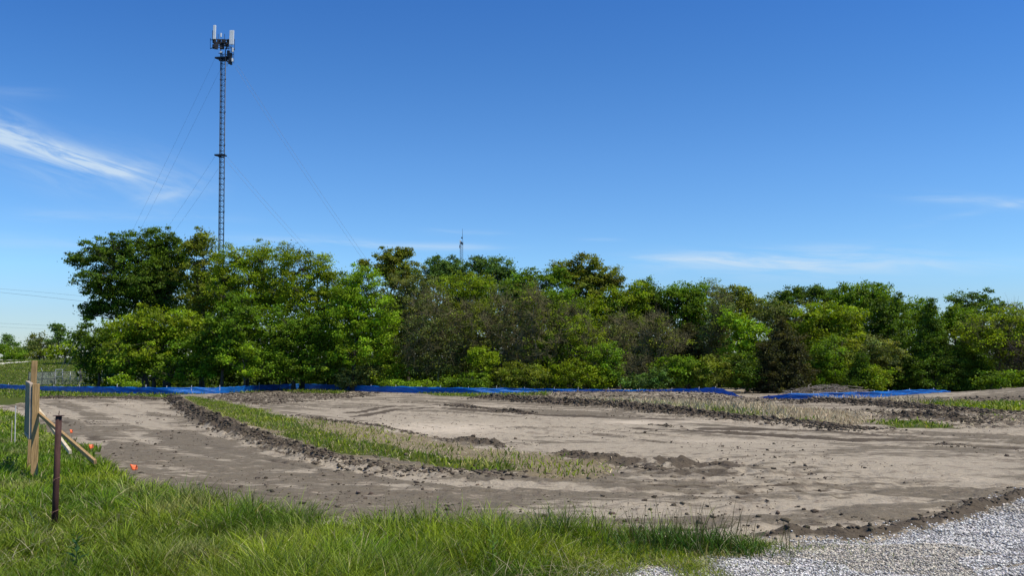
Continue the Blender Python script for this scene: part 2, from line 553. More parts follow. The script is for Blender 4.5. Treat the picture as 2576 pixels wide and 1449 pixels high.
class MB:
    """collects boxes, bars and tubes into one mesh (world coordinates)"""

    def __init__(s):
        s.v = []
        s.f = []

    def add(s, vs, fs):
        n = len(s.v)
        s.v += [tuple(v) for v in vs]
        s.f += [tuple(i + n for i in f) for f in fs]

    def tube(s, pts, r, k=6, cap=True):
        pts = [np.array(p, float) for p in pts]
        rs = r if hasattr(r, '__len__') else [r] * len(pts)
        vs = []
        for i, p in enumerate(pts):
            t = pts[min(i + 1, len(pts) - 1)] - pts[max(i - 1, 0)]
            t = t / (np.linalg.norm(t) + 1e-9)
            a = np.cross(t, [0, 0, 1.0] if abs(t[2]) < 0.9 else [1.0, 0, 0])
            a /= np.linalg.norm(a)
            b = np.cross(t, a)
            for j in range(k):
                an = 2 * math.pi * j / k
                vs.append(p + rs[i] * (a * math.cos(an) + b * math.sin(an)))
        fs = []
        for i in range(len(pts) - 1):
            for j in range(k):
                fs.append((i * k + j, i * k + (j + 1) % k, (i + 1) * k + (j + 1) % k, (i + 1) * k + j))
        if cap:
            fs.append(tuple(range(k))[::-1])
            fs.append(tuple((len(pts) - 1) * k + j for j in range(k)))
        s.add(vs, fs)

    def bar(s, a, b, w, h, up=(0, 0, 1)):
        """rectangular bar from a to b, w across (horizontal side), h along 'up'"""
        a = np.array(a, float)
        b = np.array(b, float)
        t = (b - a) / np.linalg.norm(b - a)
        up = np.array(up, float)
        x = np.cross(t, up)
        if np.linalg.norm(x) < 1e-4:
            x = np.cross(t, [0, 1.0, 0])
        x /= np.linalg.norm(x)
        z = np.cross(x, t)
        vs = [p + x * i * w / 2 + z * j * h / 2 for p in (a, b) for i, j in ((-1, -1), (1, -1), (1, 1), (-1, 1))]
        s.add(vs, [(0, 1, 2, 3), (7, 6, 5, 4), (0, 4, 5, 1), (1, 5, 6, 2), (2, 6, 7, 3), (3, 7, 4, 0)])

    def box(s, c, sx, sy, sz, rot=0.0):
        c = np.array(c, float)
        X = np.array([math.cos(rot), math.sin(rot), 0]) * sx / 2
        Y = np.array([-math.sin(rot), math.cos(rot), 0]) * sy / 2
        Z = np.array([0, 0, sz / 2])
        vs = [c + X * i + Y * j + Z * k for k in (-1, 1) for i, j in ((-1, -1), (1, -1), (1, 1), (-1, 1))]
        s.add(vs, [(3, 2, 1, 0), (4, 5, 6, 7), (0, 1, 5, 4), (1, 2, 6, 5), (2, 3, 7, 6), (3, 0, 4, 7)])

    def build(s, name, mat, parent=None, bevel=0.0, smooth=False):
        me = bpy.data.meshes.new(name)
        me.from_pydata([tuple(map(float, v)) for v in s.v], [], s.f)
        me.update()
        if smooth:
            me.polygons.foreach_set("use_smooth", [len(p.vertices) == 4 for p in me.polygons])
        me.materials.append(mat)
        o = bpy.data.objects.new(name, me)
        COL.objects.link(o)
        if parent is not None:
            o.parent = parent
            o.location = tuple(-c for c in parent.location)
        if bevel:
            m = o.modifiers.new("bevel", 'BEVEL')
            m.width = bevel
            m.segments = 1
        return o


# ------------------------------------------------------------------ materials
def newmat(name):
    m = bpy.data.materials.new(name)
    m.use_nodes = True
    m.node_tree.nodes.clear()
    return m, m.node_tree


def noise(nt, scale, detail=4, rough=0.55, vec=None, dist=0.0):
    n = N(nt, 'ShaderNodeTexNoise')
    n.inputs['Scale'].default_value = scale
    n.inputs['Detail'].default_value = detail
    n.inputs['Roughness'].default_value = rough
    n.inputs['Distortion'].default_value = dist
    if vec is not None:
        nt.links.new(vec, n.inputs['Vector'])
    return n.outputs['Fac']


def simple(name, c, rough=0.7, metal=0.0, var=0.25, scale=6.0, stretch=None, bump=0.0, spec=0.3):
    m, nt = newmat(name)
    tc = N(nt, 'ShaderNodeTexCoord')
    v = tc.outputs['Object']
    if stretch:
        mp = N(nt, 'ShaderNodeMapping')
        mp.inputs['Scale'].default_value = stretch
        nt.links.new(v, mp.inputs[0])
        v = mp.outputs[0]
    f = noise(nt, scale, 6, 0.6, v)
    f2 = RAMP(nt, f, 0.3, 0.7)
    a = tuple(x * (1 - var) for x in c) + (1,)
    b = tuple(min(1, x * (1 + var)) for x in c) + (1,)
    col = MIX(nt, f2, a, b)
    p = N(nt, 'ShaderNodeBsdfPrincipled')
    nt.links.new(col, p.inputs['Base Color'])
    p.inputs['Roughness'].default_value = rough
    p.inputs['Metallic'].default_value = metal
    p.inputs['Specular IOR Level'].default_value = spec
    if bump:
        b = N(nt, 'ShaderNodeBump')
        b.inputs['Strength'].default_value = 0.6
        b.inputs['Distance'].default_value = bump
        nt.links.new(f, b.inputs['Height'])
        nt.links.new(b.outputs[0], p.inputs['Normal'])
    o = N(nt, 'ShaderNodeOutputMaterial')
    nt.links.new(p.outputs[0], o.inputs[0])
    return m


def leafmat(name, trans=0.3, rough=0.55, spec=0.35, tint=(1.3, 1.25, 0.6)):
    m, nt = newmat(name)
    at = N(nt, 'ShaderNodeAttribute', attribute_name='col')
    p = N(nt, 'ShaderNodeBsdfPrincipled')
    nt.links.new(at.outputs['Color'], p.inputs['Base Color'])
    p.inputs['Roughness'].default_value = rough
    p.inputs['Specular IOR Level'].default_value = spec
    t = N(nt, 'ShaderNodeBsdfTranslucent')
    tcol = MIX(nt, 1.0, at.outputs['Color'], tint + (1,), 'MULTIPLY')
    nt.links.new(tcol, t.inputs[0])
    mx = N(nt, 'ShaderNodeMixShader')
    mx.inputs[0].default_value = trans
    nt.links.new(p.outputs[0], mx.inputs[1])
    nt.links.new(t.outputs[0], mx.inputs[2])
    o = N(nt, 'ShaderNodeOutputMaterial')
    nt.links.new(mx.outputs[0], o.inputs[0])
    return m


def colmat(name, rough=0.9, spec=0.2, nscale=0.0):
    m, nt = newmat(name)
    at = N(nt, 'ShaderNodeAttribute', attribute_name='col')
    c = at.outputs['Color']
    if nscale:
        tc = N(nt, 'ShaderNodeTexCoord')
        f = noise(nt, nscale, 3, 0.6, tc.outputs['Object'])
        k = RAMP(nt, f, 0.25, 0.75, 0.7, 1.3)
        mm = N(nt, 'ShaderNodeVectorMath', operation='SCALE')
        nt.links.new(c, mm.inputs[0])
        nt.links.new(k, mm.inputs['Scale'])
        c = mm.outputs[0]
    p = N(nt, 'ShaderNodeBsdfPrincipled')
    nt.links.new(c, p.inputs['Base Color'])
    p.inputs['Roughness'].default_value = rough
    p.inputs['Specular IOR Level'].default_value = spec
    o = N(nt, 'ShaderNodeOutputMaterial')
    nt.links.new(p.outputs[0], o.inputs[0])
    return m


LEAF = leafmat("leaf", 0.38, 0.6, 0.18, (1.4, 1.4, 0.4))
BLADE = leafmat("grass_blade", 0.32, 0.5, 0.25, (1.25, 1.25, 0.4))
STRAW = leafmat("dry_straw", 0.15, 0.7, 0.2, (1.1, 1.0, 0.8))
SOIL = colmat("soil_clod", 0.95, 0.15, 14.0)
STONE = colmat("crushed_stone", 0.85, 0.3, 60.0)
BARK = simple("bark", (0.075, 0.062, 0.05), 0.9, var=0.4, scale=3)
BARKG = simple("grey_bark", (0.150, 0.134, 0.062), 0.9, var=0.35, scale=3)
BARKP = simple("pale_bark", (0.32, 0.28, 0.21), 0.9, var=0.35, scale=3)
STEEL = simple("galvanised_steel", (0.085, 0.095, 0.11), 0.55, 0.5, 0.25, 3)
STEELD = simple("dark_steel", (0.035, 0.038, 0.045), 0.6, 0.3, 0.25, 3)
RADOME = simple("white_radome", (0.78, 0.79, 0.78), 0.5, 0, 0.06, 2)
WIRE = simple("wire", (0.10, 0.11, 0.13), 0.6, 0.4, 0.1, 2)
WIREL = simple("pale_wire", (0.5, 0.5, 0.48), 0.6, 0.2, 0.1, 2)
RUST = simple("rusty_steel", (0.075, 0.034, 0.026), 0.75, 0.15, 0.45, 18, (1, 1, 0.25), 0.002)
LUMBER = simple("treated_lumber", (0.37, 0.235, 0.098), 0.75, 0, 0.35, 9, (7, 7, 0.5), 0.002)
LUMBER2 = simple("pale_lumber", (0.60, 0.50, 0.34), 0.8, 0, 0.22, 7, (4, 1, 1), 0.001)
PAINTW = simple("weathered_white_paint", (0.40, 0.32, 0.24), 0.9, 0, 0.25, 8)
BOARD = simple("shaded_board", (0.08, 0.11, 0.11), 0.5, 0, 0.35, 4)  # face lies in shadow; that dark is put into the colour
ORANGE = simple("orange_vinyl", (0.90, 0.17, 0.05), 0.45, 0, 0.12, 20)
STAKE = simple("white_stake", (0.72, 0.68, 0.6), 0.8, 0, 0.12, 20)
CHAIN = simple("chain_link_steel", (0.30, 0.32, 0.33), 0.5, 0.5, 0.2, 3)


def fabric_mat():
    m, nt = newmat("blue_silt_fabric")
    tc = N(nt, 'ShaderNodeTexCoord')
    mp = N(nt, 'ShaderNodeMapping')
    mp.inputs['Scale'].default_value = (0.6, 0.6, 7.0)
    nt.links.new(tc.outputs['Object'], mp.inputs[0])
    f = noise(nt, 1.4, 5, 0.6, mp.outputs[0], 0.5)
    dirt = RAMP(nt, noise(nt, 0.8, 5, 0.6, tc.outputs['Object']), 0.55, 0.75, 0, 0.3)
    c = MIX(nt, RAMP(nt, f, 0.35, 0.7), (0.004, 0.15, 0.56, 1), (0.015, 0.28, 0.82, 1))
    c = MIX(nt, dirt, c, (0.05, 0.09, 0.2, 1))
    p = N(nt, 'ShaderNodeBsdfPrincipled')
    nt.links.new(c, p.inputs['Base Color'])
    p.inputs['Roughness'].default_value = 0.35
    b = N(nt, 'ShaderNodeBump')
    b.inputs['Strength'].default_value = 1.0
    b.inputs['Distance'].default_value = 0.12
    nt.links.new(f, b.inputs['Height'])
    nt.links.new(b.outputs[0], p.inputs['Normal'])
    t = N(nt, 'ShaderNodeBsdfTranslucent')
    nt.links.new(c, t.inputs[0])
    mx = N(nt, 'ShaderNodeMixShader')
    mx.inputs[0].default_value = 0.4
    nt.links.new(p.outputs[0], mx.inputs[1])
    nt.links.new(t.outputs[0], mx.inputs[2])
    o = N(nt, 'ShaderNodeOutputMaterial')
    nt.links.new(mx.outputs[0], o.inputs[0])
    return m


FABRIC = fabric_mat()


def ground_mat():
    m, nt = newmat("earth")
    geo = N(nt, 'ShaderNodeNewGeometry')
    pos = geo.outputs['Position']

    def A(n):
        return N(nt, 'ShaderNodeAttribute', attribute_name=n).outputs['Fac']
    mp = N(nt, 'ShaderNodeMapping')
    mp.inputs['Scale'].default_value = (0.34, 1.0, 1.0)
    mp.inputs['Rotation'].default_value = (0, 0, math.radians(14))
    nt.links.new(pos, mp.inputs[0])
    sv = mp.outputs[0]
    n1 = noise(nt, 0.7, 9, 0.66, sv, 0.3)
    n2 = noise(nt, 5.0, 6, 0.62, sv, 0.2)
    n3 = noise(nt, 26.0, 5, 0.65, pos)
    n4 = noise(nt, 2.2, 7, 0.7, pos, 0.4)
    moist = A('moist')
    t = M(nt, 'ADD', moist, M(nt, 'MULTIPLY', M(nt, 'SUBTRACT', n1, 0.5), 2.6))
    t = M(nt, 'ADD', t, M(nt, 'MULTIPLY', M(nt, 'SUBTRACT', n2, 0.5), 1.3))
    tm = RAMP(nt, t, 0.34, 0.62)
    dry = MIX(nt, n3, (0.295, 0.246, 0.176, 1), (0.455, 0.386, 0.284, 1))
    damp = MIX(nt, n3, (0.146, 0.120, 0.083, 1), (0.200, 0.167, 0.118, 1))
    c = MIX(nt, tm, dry, damp)
    n5 = noise(nt, 9.0, 6, 0.7, sv, 0.3)
    c = MIX(nt, RAMP(nt, n5, 0.56, 0.66, 0, 0.55), c, MIX(nt, n3, (0.36, 0.285, 0.205, 1), (0.50, 0.41, 0.30, 1)))
    c = MIX(nt, RAMP(nt, n5, 0.44, 0.34, 0, 0.6), c, (0.115, 0.084, 0.058, 1))
    # rough crumbs
    c = MIX(nt, M(nt, 'MULTIPLY', RAMP(nt, n4, 0.53, 0.66), 0.55), c, (0.13, 0.098, 0.07, 1))
    c = MIX(nt, RAMP(nt, A('pale'), 0.0, 1.0, 0, 0.75), c, (0.62, 0.52, 0.385, 1))
    clod_rut_shade = M(nt, 'ADD', A('clod_rut_shade'), M(nt, 'MULTIPLY', M(nt, 'SUBTRACT', n2, 0.5), 0.7))
    cc = MIX(nt, n3, (0.055, 0.042, 0.029, 1), (0.15, 0.120, 0.084, 1))
    c = MIX(nt, RAMP(nt, clod_rut_shade, 0.3, 0.62), c, cc)
    st = M(nt, 'ADD', A('straw'), M(nt, 'MULTIPLY', M(nt, 'SUBTRACT', n2, 0.5), 0.7))
    c = MIX(nt, RAMP(nt, st, 0.35, 0.7, 0, 0.85), c, MIX(nt, n3, (0.13, 0.10, 0.055, 1), (0.32, 0.255, 0.15, 1)))
    gr = M(nt, 'ADD', A('grass'), M(nt, 'MULTIPLY', M(nt, 'SUBTRACT', n2, 0.5), 0.5))
    gc = MIX(nt, n4, (0.035, 0.052, 0.008, 1), (0.105, 0.125, 0.018, 1))
    c = MIX(nt, RAMP(nt, gr, 0.4, 0.6), c, gc)
    gv = M(nt, 'ADD', A('gravel'), M(nt, 'MULTIPLY', M(nt, 'SUBTRACT', n2, 0.5), 0.35))
    vor = N(nt, 'ShaderNodeTexVoronoi')
    vor.inputs['Scale'].default_value = 38
    nt.links.new(pos, vor.inputs['Vector'])
    gvc = MIX(nt, RAMP(nt, vor.outputs['Distance'], 0.15, 0.6), (0.62, 0.61, 0.59, 1), (0.15, 0.14, 0.13, 1))
    c = MIX(nt, RAMP(nt, gv, 0.4, 0.6), c, gvc)
    p = N(nt, 'ShaderNodeBsdfPrincipled')
    nt.links.new(c, p.inputs['Base Color'])
    p.inputs['Roughness'].default_value = 0.95
    p.inputs['Specular IOR Level'].default_value = 0.1
    hb = M(nt, 'ADD', M(nt, 'MULTIPLY', n2, 0.13), M(nt, 'MULTIPLY', n3, 0.035))
    hb = M(nt, 'ADD', hb, M(nt, 'MULTIPLY', n4, 0.09))
    b = N(nt, 'ShaderNodeBump')
    b.inputs['Strength'].default_value = 0.8
    b.inputs['Distance'].default_value = 1.0
    nt.links.new(hb, b.inputs['Height'])
    nt.links.new(b.outputs[0], p.inputs['Normal'])
    o = N(nt, 'ShaderNodeOutputMaterial')
    nt.links.new(p.outputs[0], o.inputs[0])
    return m


# ------------------------------------------------------------------ ground
def mask_all(x, y):
    near = (y > -25) & (y < 210) & (np.abs(x) < 210)
    out = {k: np.zeros(x.shape) for k in ('grass', 'straw', 'gravel', 'moist', 'pale')}
    xs, ys = x[near], y[near]
    g = np.maximum.reduce([soft(xs, ys, Z_FORE, 0.25, 0.25, 1.2, 1), soft(xs, ys, Z_BEHIND, 0.6, 0.6, 0.4, 2),
                           soft(xs, ys, Z_STRIP, 0.5, 0.35, 0.7, 3), soft(xs, ys, Z_FAR, 1.5, 0.8, 0.5, 4) * 0.62,
                           soft(xs, ys, Z_R1, 1.0, 0.5, 0.4, 5), soft(xs, ys, Z_R2, 0.7, 0.5, 0.5, 6),
                           soft(xs, ys, Z_R3, 0.7, 0.5, 0.5, 7) * 0.8, soft(xs, ys, Z_R4, 0.9, 0.5, 0.5, 8) * 0.5,
                           soft(xs, ys, Z_FF, 0.8, 0.5, 0.5, 9) * 0.9, soft(xs, ys, Z_FF2, 0.8, 0.6, 0.5, 10) * 0.8])
    # behind the silt fence everything is green
    g = np.where(ys > 101, 1.0, g)
    s = np.maximum.reduce([soft(xs, ys, Z_STRAW1, 0.5, 0.4, 0.7, 11), soft(xs, ys, Z_STRAW0, 0.4, 0.3, 0.7, 15) * 0.8,
                           soft(xs, ys, Z_STRAW2, 1.0, 0.6, 0.6, 12), soft(xs, ys, Z_STRAW3, 1.0, 0.8, 0.6, 13)])
    gv = soft(xs, ys, Z_GRAVEL, 0.2, 0.2, 1.5, 14)
    mo = 0.54 + np.zeros(xs.shape)
    for px, py, rx, ry, a in MOIST:
        cx, cy = G(px, py)
        _, y0 = G(px, py - ry)
        _, y1 = G(px, py + ry)
        sx = rx / F * cy
        sy = max(0.3, (y0 - y1) / 2)
        mo += a * np.exp(-((xs - cx) / sx) ** 2 - ((ys - cy) / sy) ** 2)
    mo += 0.55 * (fbm(xs, ys, 0.16, 40) - 0.5)
    mo += 1.5 * tracks(xs, ys)[0]
    pa = np.zeros(xs.shape)
    for px, py, rx, ry, a in PALE:
        cx, cy = G(px, py)
        _, y0 = G(px, py - ry)
        _, y1 = G(px, py + ry)
        sx = rx / F * cy
        sy = max(0.25, (y0 - y1) / 2)
        pa = np.maximum(pa, a * np.exp(-((xs - cx) / sx) ** 2 - ((ys - cy) / sy) ** 2) * (0.3 + 1.3 * fbm(xs, ys, 0.9, 44)))
    out['grass'][near] = g
    out['straw'][near] = s
    out['gravel'][near] = gv
    out['moist'][near] = mo
    out['pale'][near] = pa
    out['grass'][~near] = 1.0
    return out


# patches of damp (+) and dry (-) soil: picture centre, picture radii, amount
MOIST = [(2520, 1000, 220, 10, 0.5), (330, 1030, 150, 16, -0.45), (200, 1090, 120, 22, 0.45), (400, 1130, 260, 30, 0.42), (650, 1210, 320, 42, 0.42),
         (1000, 1250, 300, 30, 0.38), (1350, 1260, 300, 30, 0.25), (620, 1120, 160, 14, -0.25),
         (1050, 1070, 300, 28, -0.6), (900, 1040, 180, 14, -0.35), (1500, 1085, 320, 30, -0.35), (1450, 1055, 180, 8, -0.2),
         (1980, 1120, 260, 14, -0.25), (1800, 1200, 320, 30, -0.12), (2150, 1160, 200, 22, -0.22), (2350, 1195, 160, 22, -0.3),
         (2300, 1235, 260, 16, 0.45), (2140, 1290, 130, 12, 0.4), (2250, 1262, 130, 10, -0.35), (1700, 1310, 260, 22, 0.12),
         (250, 1140, 200, 36, 0.3), (500, 1180, 260, 40, 0.25), (900, 1225, 300, 26, 0.25), (2450, 1120, 200, 26, 0.2), (2500, 1215, 90, 12, -0.4), (1100, 1195, 90, 5, -0.3), (560, 1096, 120, 8, -0.3)]
PALE = [(1080, 1078, 230, 16, 0.8), (1650, 1062, 170, 5, 0.8), (1800, 1108, 120, 6, 0.6), (2300, 1160, 70, 8, 0.5),
        (2380, 1205, 90, 7, 0.6), (2120, 1047, 140, 2.5, 0.7), (2400, 1052, 120, 2.5, 0.6), (2250, 1264, 60, 5, 0.5),
        (1150, 1020, 160, 4, 0.5), (2090, 1012, 60, 2, 0.5), (330, 1015, 90, 4, 0.35), (1090, 1193, 120, 2.5, 0.5)]


def build_ground():
    af = np.arange(-37.5, 37.51, 0.085)
    ang = np.concatenate([np.arange(-180, -60, 6.0), np.arange(-60, -37.6, 0.8), af, np.arange(38.2, 60, 0.8),
                          np.arange(60, 179.9, 6.0)])
    ang = np.radians(ang)
    r = [0.5]
    while r[-1] < 4.5:
        r.append(r[-1] * 1.06)
    while r[-1] < 100:
        r.append(r[-1] * 1.0042)
    while r[-1] < 210:
        r.append(r[-1] * 1.012)
    while r[-1] < 3500:
        r.append(r[-1] * 1.1)
    r = np.array(r)
    na, nr = len(ang), len(r)
    A_, R_ = np.meshgrid(ang, r)
    x = (R_ * np.sin(A_)).ravel()
    y = (R_ * np.cos(A_)).ravel()
    h, clod_rut_shade = detail(x, y)
    z = base_z(x, y) + h
    at = mask_all(x, y)
    at['clod_rut_shade'] = clod_rut_shade
    at['gravel'] = at['gravel'] * np.clip(1.15 - 1.8 * clod_rut_shade, 0, 1)
    i = np.arange(nr - 1)[:, None] * na
    j = np.arange(na)[None, :]
    j2 = (j + 1) % na
    quads = np.stack([(i + j), (i + j2), (i + na + j2), (i + na + j)], -1).reshape(-1, 4)
    n = nr * na
    v = np.column_stack([x, y, z])
    v = np.vstack([v, [0, 0, base_z(0.0, 0.0)]])
    for k in at:
        at[k] = np.append(at[k], 1.0 if k == 'grass' else 0.0)
    cap = np.stack([np.full(na, n), (np.arange(na) + 1) % na, np.arange(na)], -1)
    o = nmesh("ground", v, [quads[:, ::-1], cap[:, ::-1]], ground_mat(), smooth=True, attrs=at)
    tag(o, "graded brown mud field with grassy margins and a gravel corner", None, None, "structure")


build_ground()

# far pale gravel pad on the rise at the left
mb = []
pad = GP([(-200, 905), (0, 905.5), (40, 906.5), (82, 909.5), (60, 912.5), (20, 915), (0, 918.5), (-200, 924)])
pv = [(x, y, float(base_z(x, y)) + 0.05) for x, y in pad]
o = nmesh("gravel_pad", pv, [np.array([list(range(len(pv)))])],
          simple("pale_gravel", (0.62, 0.58, 0.51), 0.95, 0, 0.15, 2.0))
tag(o, "pale gravel pad on the grassy rise at the far left", None, None, "structure")


# ------------------------------------------------------------------ scattering
ICO_V = None


def ico():
    t = (1 + 5 ** 0.5) / 2
    v = np.array([(-1, t, 0), (1, t, 0), (-1, -t, 0), (1, -t, 0), (0, -1, t), (0, 1, t), (0, -1, -t), (0, 1, -t),
                  (t, 0, -1), (t, 0, 1), (-t, 0, -1), (-t, 0, 1)], float)
    v /= np.linalg.norm(v[0])
    f = np.array([(0, 11, 5), (0, 5, 1), (0, 1, 7), (0, 7, 10), (0, 10, 11), (1, 5, 9), (5, 11, 4), (11, 10, 2),
                  (10, 7, 6), (7, 1, 8), (3, 9, 4), (3, 4, 2), (3, 2, 6), (3, 6, 8), (3, 8, 9), (4, 9, 5), (2, 4, 11),
                  (6, 2, 10), (8, 6, 7), (9, 8, 1)])
    return v, f


def rocks(pos, size, cols, flat=0.7, jit=0.3):
    """lumps: irregular flattened icosahedra in one mesh"""
    n = len(pos)
    v, f = ico()
    V = v[None] * (1 + jit * (rng.random((n, 12, 1)) * 2 - 1))
    V = V * (np.stack([0.8 + 0.5 * rng.random(n), 0.7 + 0.4 * rng.random(n), flat * (0.7 + 0.6 * rng.random(n))], -1))[:, None]
    a = rng.random(n) * 6.283
    b = (rng.random(n) - 0.5) * 0.9
    ca, sa, cb, sb = np.cos(a), np.sin(a), np.cos(b), np.sin(b)
    x, y, z = V[..., 0], V[..., 1], V[..., 2]
    y2 = y * cb[:, None] - z * sb[:, None]
    z2 = y * sb[:, None] + z * cb[:, None]
    x3 = x * ca[:, None] - y2 * sa[:, None]
    y3 = x * sa[:, None] + y2 * ca[:, None]
    V = np.stack([x3, y3, z2], -1) * size[:, None, None] + pos[:, None]
    Fc = (f[None] + (np.arange(n) * 12)[:, None, None]).reshape(-1, 3)
    return V.reshape(-1, 3), Fc, np.repeat(cols, 20, 0)


def vary(c, n, s=0.25, hue=0.12):
    k = 1 + s * rng.standard_normal(n)
    c = np.array(c)[None] * np.clip(k, 0.35, 1.9)[:, None]
    c = c * (1 + hue * rng.standard_normal((n, 3)))
    return np.clip(c, 0.004, 0.9)


# clods along the berms and loose over the field
pp = []
ss = []
for pl, H, w in BERMS:
    seg = np.hypot(*(pl[1:] - pl[:-1]).T)
    L = seg.sum()
    n = int(L * (w / 0.5) * 260 * max(0.7, min(1, H / 0.12)))
    cum = np.concatenate([[0], np.cumsum(seg)])
    t = rng.random(n) * L
    x = np.interp(t, cum, pl[:, 0])
    y = np.interp(t, cum, pl[:, 1])
    x = x + rng.standard_normal(n) * w * 0.55
    y = y + rng.standard_normal(n) * w * 0.75
    keep = fbm(x, y, 0.7, 5) + 0.25 * rng.random(n) > 0.48
    x, y = x[keep], y[keep]
    s = (0.010 + 0.034 * rng.random(len(x)) ** 3) * (1 + 0.5 * min(1, H / 0.2)) * np.clip(y / 25, 0.7, 1.7)
    pp.append(np.column_stack([x, y]))
    ss.append(s)
for z, dens in zip(Z_ROUGH, (14, 12, 14, 14, 14, 40)):
    lo, hi = z.min(0), z.max(0)
    n = int((hi - lo).prod() * dens)
    x = lo[0] + (hi - lo)[0] * rng.random(n)
    y = lo[1] + (hi - lo)[1] * rng.random(n)
    k = inpoly(x, y, z) & (fbm(x, y, 1.1, 31) > 0.47)
    x, y = x[k], y[k]
    pp.append(np.column_stack([x, y]))
    ss.append((0.014 + 0.05 * rng.random(len(x)) ** 4) * np.clip(y / 28, 0.55, 1.8))
n = 14000
d = np.exp(rng.random(n) * (math.log(85) - math.log(9)) + math.log(9))
a = (rng.random(n) - 0.5) * math.radians(76)
x, y = d * np.sin(a), d * np.cos(a)
k = (fbm(x, y, 0.35, 60) > 0.53) & (rng.random(n) < 0.65)
x, y = x[k], y[k]
pp.append(np.column_stack([x, y]))
ss.append(0.007 + 0.034 * rng.random(len(x)) ** 7 + 0.00035 * y)
pp = np.vstack(pp)
ss = np.concatenate(ss)
k = ~inpoly(pp[:, 0], pp[:, 1], Z_FORE) & ~inpoly(pp[:, 0], pp[:, 1], Z_GRAVEL) & ~inpoly(pp[:, 0], pp[:, 1], Z_BEHIND) & (pp[:, 1] < 90)
k |= (np.arange(len(pp)) % 4 == 0) & inpoly(pp[:, 0], pp[:, 1], Z_GRAVEL) & (rng.random(len(pp)) < 0.3)
pp, ss = pp[k], ss[k]
z = ground_z(pp[:, 0], pp[:, 1])
v, f, c = rocks(np.column_stack([pp, z + ss * 0.25]), ss, vary((0.092, 0.073, 0.051), len(ss), 0.4, 0.03), 0.62, 0.55)
o = nmesh("mud_clods", v, [f], SOIL, col=c)
tag(o, "dark brown mud clods along the ridges and loose over the field", None, None, "stuff")

# gravel stones
n = 230000
d = np.exp(rng.random(n) * (math.log(17) - math.log(4.6)) + math.log(4.6))
a = math.radians(-1) + rng.random(n) * math.radians(41)
x, y = d * np.sin(a), d * np.cos(a)
k = soft(x, y, Z_GRAVEL, 0.35, 0.2, 1.5, 14) > rng.random(n)
x, y = x[k], y[k]
# thin out under the grass edge
kc = detail(x, y)[1] < 0.25 + 0.5 * rng.random(len(x))
x, y = x[kc], y[kc]
k = ~((fbm(x, y, 1.2, 77) > 0.56) & (x < 2.6) & (rng.random(len(x)) < 0.75))
x, y = x[k], y[k]
d = np.hypot(x, y)
s = (0.0045 + 0.0095 * rng.random(len(x))) * np.clip(d / 9, 0.85, 1.15)
g = np.clip(0.50 + 0.19 * rng.standard_normal(len(x)), 0.16, 0.9)
dirty = (fbm(x, y, 0.8, 90) > 0.62)
c = g[:, None] * np.array([1.0, 0.95, 0.86])[None] * (1 + 0.02 * rng.standard_normal((len(x), 3)))
c = np.where(dirty[:, None], c * np.array([0.85, 0.80, 0.70]), c)
v, f, c = rocks(np.column_stack([x, y, ground_z(x, y) + s * 0.4]), s, c, 0.7, 0.35)
o = nmesh("gravel", v, [f], STONE, col=c)
tag(o, "white and grey crushed gravel at the lower right corner", None, None, "stuff")


def blades(x, y, h, w, col, lean=0.5, ldir=None, curl=0.6, z=None):
    """tapered bent blades, 3 segments each"""
    n = len(x)
    if z is None:
        z = ground_z(x, y)
    th = rng.random(n) * 6.283
    if ldir is None:
        ldir = rng.random(n) * 6.283
    L = lean * (0.3 + rng.random(n))
    dx, dy = np.cos(ldir), np.sin(ldir)
    wx, wy = np.cos(th), np.sin(th)
    ts = (0.0, 0.4, 0.75, 1.0)
    ws = (0.8, 1.0, 0.65, 0.0)
    V = []
    for t, ww in zip(ts, ws):
        off = h * L * (t * (1 - curl) + curl * t * t)
        zz = z - 0.02 + h * (t - 0.35 * L * t * t)
        cx = x + dx * off
        cy = y + dy * off
        if ww > 0:
            V.append(np.stack([cx - wx * w * ww / 2, cy - wy * w * ww / 2, zz], -1))
            V.append(np.stack([cx + wx * w * ww / 2, cy + wy * w * ww / 2, zz], -1))
        else:
            V.append(np.stack([cx, cy, zz], -1))
    V = np.stack(V, 1).reshape(-1, 3)
    b = (np.arange(n) * 7)[:, None]
    q = np.concatenate([b + np.array([[0, 1, 3, 2]]), b + np.array([[2, 3, 5, 4]])])
    t3 = b + np.array([[4, 5, 6]])
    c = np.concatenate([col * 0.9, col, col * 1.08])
    return V, q, t3, c


def join(parts):
    V, Q, T, CQ, CT = [], [], [], [], []
    n = 0
    for v, q, t, c in parts:
        V.append(v)
        Q.append(q + n)
        T.append(t + n)
        CQ.append(c[:len(q)])
        CT.append(c[len(q):])
        n += len(v)
    return np.vstack(V), [np.vstack(Q), np.vstack(T)], np.vstack([np.vstack(CQ), np.vstack(CT)])


def sample(n, r0, r1, a0, a1):
    d = np.exp(rng.random(n) * (math.log(r1) - math.log(r0)) + math.log(r0))
    a = np.radians(a0) + rng.random(n) * math.radians(a1 - a0)
    return d * np.sin(a), d * np.cos(a)


G_LUSH = np.array([0.130, 0.225, 0.008])
G_YEL = np.array([0.270, 0.335, 0.020])
G_DARK = np.array([0.045, 0.092, 0.010])
G_DRY = np.array([0.36, 0.31, 0.16])


